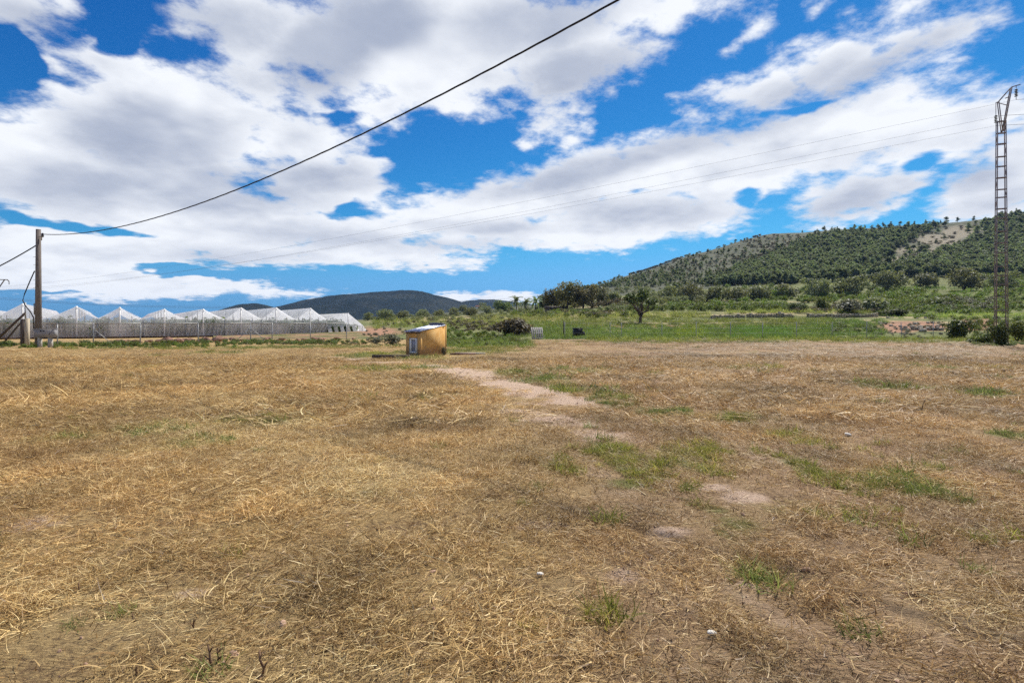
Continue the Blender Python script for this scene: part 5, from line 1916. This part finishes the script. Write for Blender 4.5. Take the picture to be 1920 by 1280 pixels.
stone_wall('stone_wall', 'grey dry stone terrace wall right of the forked tree', 1335, 1490, 596, 4.5, 1)
stone_wall('stone_wall', 'grey dry stone terrace wall continuing to the right under the dark bushes', 1515, 1645, 594, 4, 2)
stone_wall('stone_wall', 'broken dry stone wall low on the bare slope left of the dark bush', 1690, 1770, 620, 4, 3)
for i in range(18):
    x, y = g_.uniform(1640, 1780), g_.uniform(594, 626)
    p = hit(x, y)
    s = g_.uniform(0.35, 0.9)
    o = obj('boulder', LIME[i % 6], None, None, (p.x, p.y, p.z + 0.1), (0.2, 0.1, g_.uniform(0, 6.28)))
    o.scale = (s * 1.4, s, s)
    tag(o, 'grey boulder on the bare rubble slope between stone wall and pylon', 'rock', 'boulders on the rubble slope')


def build_pallet():
    p = hit(1008, 635)
    k = p.y / F
    e = empty('pallet', (p.x, p.y - 0.6, p.z), R(14))
    tag(e, 'grey wooden pallet leaning upright at the far edge of the field', 'pallet')
    tilt = Matrix.Rotation(R(-22), 3, 'X')
    w, h = 1.25, 1.3
    for i in range(6):
        x = -w / 2 + 0.07 + i * (w - 0.14) / 5
        MB().box(tilt @ Vector((x, -0.02, h / 2)), (0.11, 0.025, h), tilt).build('slat', M['grey_wood'], e)
    for z in (0.07, h / 2, h - 0.07):
        MB().box(tilt @ Vector((0, 0.055, z)), (w, 0.10, 0.10), tilt).build('bearer', M['grey_wood'], e)
    for i in range(5):
        x = -w / 2 + 0.07 + i * (w - 0.14) / 4
        MB().box(tilt @ Vector((x, 0.125, h / 2)), (0.10, 0.022, h), tilt).build('slat', M['grey_wood'], e)
    MB().bar((-0.3, 0.15, 0.9), (-0.3, 0.75, 0.0), 0.07).build('prop', M['grey_wood'], e)


build_pallet()


def build_crate():
    p = hit(1083, 632)
    k = p.y / F
    w, h = 17 * k, 17 * k
    e = empty('black_crate', (p.x, p.y, p.z), R(8))
    tag(e, 'black plastic crate bin standing in the grass beside a fence post', 'crate')
    MB().box((0, 0, h / 2 + 0.05), (w * 0.92, w * 0.8, h * 0.9)).build('bin', M['black'], e)
    MB().box((0, -w * 0.40 + .0, h * 0.98), (w, 0.08, 0.09)).box((0, w * 0.40, h * 0.98), (w, 0.08, 0.09)).box((w * 0.46, 0, h * 0.98), (0.08, w * 0.72, 0.085)).box((-w * 0.46, 0, h * 0.98), (0.08, w * 0.72, 0.085)).build('rim', M['black'], e)
    for s in (-1, 0, 1):
        MB().box((s * w * 0.28, -w * 0.415, h * 0.5), (0.07, 0.05, h * 0.78)).build('rib', M['black'], e)
    MB().box((w * 0.62, 0, h * 0.38), (w * 0.3, w * 0.5, h * 0.5)).build('side_box', M['black'], e)
    q = hit(1059, 630)
    o = MB().tube([(0, 0, -0.2), (0.02, 0, 1.75)], 0.055, 7).build('post', M['dark_wood'], None, True, (q.x - .1, q.y + .4, q.z))
    tag(o, 'short dark post in the grass left of the black crate', 'post')


build_crate()


def small_house(x, y, w, h, Y, name, label, roofm, wallm, dark=False):
    p = hit(x, y)
    k = p.y / F
    Wd, H = w * k, h * k
    e = empty(name, p, 0.15)
    tag(e, label, 'building')
    MB().box((0, 0, H * 0.3 - 0.3), (Wd, Wd * 0.5, H * 0.6 + 0.6)).build('wall', wallm, e)
    mb = MB()
    a, b = Wd / 2 + 0.3, Wd * 0.25 + 0.3
    mb.v = [(-a, -b, H * .6), (a, -b, H * .6), (a, b, H * .6), (-a, b, H * .6), (-a, 0, H), (a, 0, H)]
    mb.f = [(0, 1, 5, 4), (2, 3, 4, 5), (3, 0, 4), (1, 2, 5), (3, 2, 1, 0)]
    mb.build('roof', roofm, e)
    MB().box((-Wd * 0.2, -Wd * 0.25 - 0.03, H * 0.28), (0.9, 0.08, 1.4)).build('window', M['black'], e)
    MB().box((Wd * 0.15, -Wd * 0.25 - 0.03, H * 0.22), (0.9, 0.08, H * 0.4)).build('door', M['dark_wood'], e)


small_house(900, 572, 16, 7, 0, 'farmhouse', 'tiny white farmhouse below the far hill', M['tile'], M['house_white'])
small_house(1040, 583, 34, 9, 0, 'farm_shed', 'long low dark shed in front of the mixed tree clump', M['dark_wood'], M['dark_wood'])

# ------------------------------------------------------------------ steel pylon and its lines


def build_pylon():
    Y = 41.0
    k = Y / F
    zb = float(surf_z((1877 - 960) / F * Y, Y)[0])
    c = W(1877, 640, Y)
    e = empty('lattice_pylon', (c.x, c.y, zb), R(-20))
    tag(e, 'tall narrow steel lattice pylon at the right edge of the picture', 'pylon')
    zt = W(0, 228, Y).z - zb
    wb, wt = 0.74, 0.52
    leg = 0.055

    def corner(i, z):
        w = wb + (wt - wb) * z / zt
        return Vector(((-1, 1, 1, -1)[i] * w / 2, (-1, -1, 1, 1)[i] * w * 0.22, z))
    for i in range(4):
        MB().bar(corner(i, -0.3), corner(i, zt), 0.058).build('leg', M['rust'], e)
    zs = np.linspace(0.3, zt, 21) + np.array([0.0] + [random.uniform(-.18, .18) for _ in range(19)] + [0.0])
    for j, z in enumerate(zs):
        for i in range(4):
            a, b = corner(i, z), corner((i + 1) % 4, z)
            MB().bar(a, b, 0.05 if j % 3 else 0.065).build('horizontal_brace', M['rust'], e)
        if j < len(zs) - 1:
            for i in ((1,) if j % 2 else (3,)):
                a, b = corner(i, z), corner((i + 1) % 4, zs[j + 1])
                MB().bar(a, b, 0.035).build('diagonal_brace', M['rust'], e)
    # asymmetrical head
    zh = W(0, 166, Y).z - zb
    zl = W(0, 191, Y).z - zb
    L, T = Vector((-0.18, 0, zl)), Vector((0.62, 0, zh))
    for s in (-0.12, 0.12):
        o = Vector((0, s, 0))
        MB().bar(Vector((0.05, 0, zt - 0.8)) + o, L + o, 0.05).build('head_strut', M['rust'], e)
        MB().bar(Vector((0.1, 0, zt - 0.8)) + o, T + o, 0.06).build('head_strut', M['rust'], e)
        MB().bar(L + o, T + o, 0.05).build('head_strut', M['rust'], e)
    MB().bar((0.35, -0.12, zt + (zh - zt) * 0.45), L + Vector((0, .12, 0)), 0.045).build('head_strut', M['rust'], e)
    MB().bar((0.3, 0.12, zt + (zh - zt) * 0.7), (0.42, -0.12, zt + (zh - zt) * 0.7), 0.05).build('head_strut', M['rust'], e)
    MB().bar(T, T + Vector((0.55, 0, 0.12)), 0.06).build('arm', M['rust'], e)
    MB().bar(L, L + Vector((-0.12, 0, -0.02)), 0.05).build('arm', M['rust'], e)
    att_pts = []
    for q in (T + Vector((0.3, 0, 0.05)), L + Vector((-0.14, 0, -0.75))):
        mb = MB()
        z = q.z
        mb.tube([q, (q.x, q.y, z - 1.05)], 0.02, 5)
        for i in range(5):
            zz = z - 0.25 - i * 0.12
            mb.tube([(q.x, q.y, zz), (q.x, q.y, zz - 0.06)], [0.05, 0.12], 8)
        mb.build('insulator', M['glass_insul'], e, True)
        att_pts.append(Vector((q.x, q.y, z - 1.05)))
    MB().bar(L + Vector((-.14, 0, 0)), L + Vector((-.14, 0, -0.76)), 0.03).build('hanger', M['rust'], e)
    MB().box((0, 0, -0.15), (1.1, 0.8, 0.3)).build('footing', M['concrete'], e)
    att_pts.append(Vector((-0.1, -0.3, zt + 0.35)))
    Mw = Matrix.Translation(e.location) @ Matrix.Rotation(R(-20), 4, 'Z')
    ends = [W(-70, 541, 182), W(-66, 545, 180), W(-60, 549, 176)]
    labs = ['thin upper power line running left from the pylon top', 'thin middle power line running left from the pylon', 'thin lowest power line running left from the pylon']
    for q, en, lab in zip(att_pts, ends, labs):
        a = Mw @ q
        pts = []
        for i in range(81):
            s = i / 80
            p = a.lerp(en, s)
            p.z -= 12.0 * s * (1 - s)
            pts.append(p)
        tag(MB().tube(pts, [0.0065 + 0.012 * i / 80 for i in range(81)], 5, False).build('power_line', M['wire'], None, True), lab, 'power line', 'power lines from the pylon')
        # the run on the other side, to the right out of the picture
        b = a + Vector((60, -22, -1.0))
        pts = [a.lerp(b, i / 20) - Vector((0, 0, 3 * (i / 20) * (1 - i / 20))) for i in range(21)]
        tag(MB().tube(pts, 0.014, 5, False).build('power_line', M['wire'], None, True), lab.replace('running left', 'running right'), 'power line', 'power lines from the pylon')
    for j, dy in enumerate((0, 6)):
        a, m, b = W(-120, 545 + dy * .6, 150), W(430, 575 + dy * .4, 165), W(1060, 553 + dy, 185)
        pts = []
        for i in range(61):
            s = i / 60
            p = a * ((1 - s) * (1 - 2 * s)) + m * (4 * s * (1 - s)) + b * (s * (2 * s - 1))
            pts.append(p)
        tag(MB().tube(pts, 0.028, 5, False).build('power_line', M['wire'], None, True), ('distant low power line sagging behind the greenhouse, upper wire', 'distant low power line sagging behind the greenhouse, lower wire')[j], 'power line')


build_pylon()

# ------------------------------------------------------------------ dead stems standing in the near straw
g_ = random.Random(12)
for i, (x, y, h) in enumerate(((490, 1278, 60), (395, 1262, 46), (408, 1250, 36), (368, 1185, 30), (255, 1270, 28), (250, 1165, 26), (150, 1110, 26), (80, 915, 22), (1395, 1140, 20), (1628, 1075, 18), (1712, 1035, 22), (470, 1160, 18), (100, 1055, 20), (1730, 775, 26), (660, 940, 18))):
    X, Y = gp(x, y)
    hh = h * Y / F
    z = float(ground_z(np.array([X]), np.array([Y]))[0])
    mb = MB()
    pts = [Vector((0, 0, -0.03))]
    for k in range(4):
        pts.append(pts[-1] + Vector((g_.uniform(-.12, .18) * hh, g_.uniform(-.1, .1) * hh, hh * 0.27)))
    r = 0.006 if h > 30 else 0.0045
    r *= max(1, Y / 5)
    mb.tube(pts, [r * 1.3, r, r, r * .8, r * .6], 5)
    mb.tube([pts[2], pts[2] + Vector((g_.uniform(-.3, .3) * hh, 0, hh * 0.2))], [r * .8, r * .4], 4)
    mb.tube([pts[3], pts[3] + Vector((g_.uniform(-.3, .3) * hh, 0.05 * hh, hh * 0.22))], [r * .7, r * .35], 4)
    tag(mb.build('dead_stem', M['stem'], None, True, (X, Y, z)), 'short dead brown weed stem standing up out of the cut straw', 'stem', 'dead weed stems in the straw')

# ------------------------------------------------------------------ air
def build_haze():
    m, nt, out = material('haze')
    v = nt.add('ShaderNodeVolumePrincipled')
    v.inputs['Color'].default_value = (0.30, 0.55, 1.0, 1)
    v.inputs['Density'].default_value = 0.00007
    v.inputs['Anisotropy'].default_value = 0.2
    nt.l.new(v.outputs[0], out.inputs['Volume'])
    o = MB().box((0, 900, 65.5), (6000, 4200, 135)).build('haze', m)
    tag(o, kind='stuff')
    o['label'] = 'thin blue haze in the air over the far hills'


build_haze()
print('objects', len(bpy.data.objects))
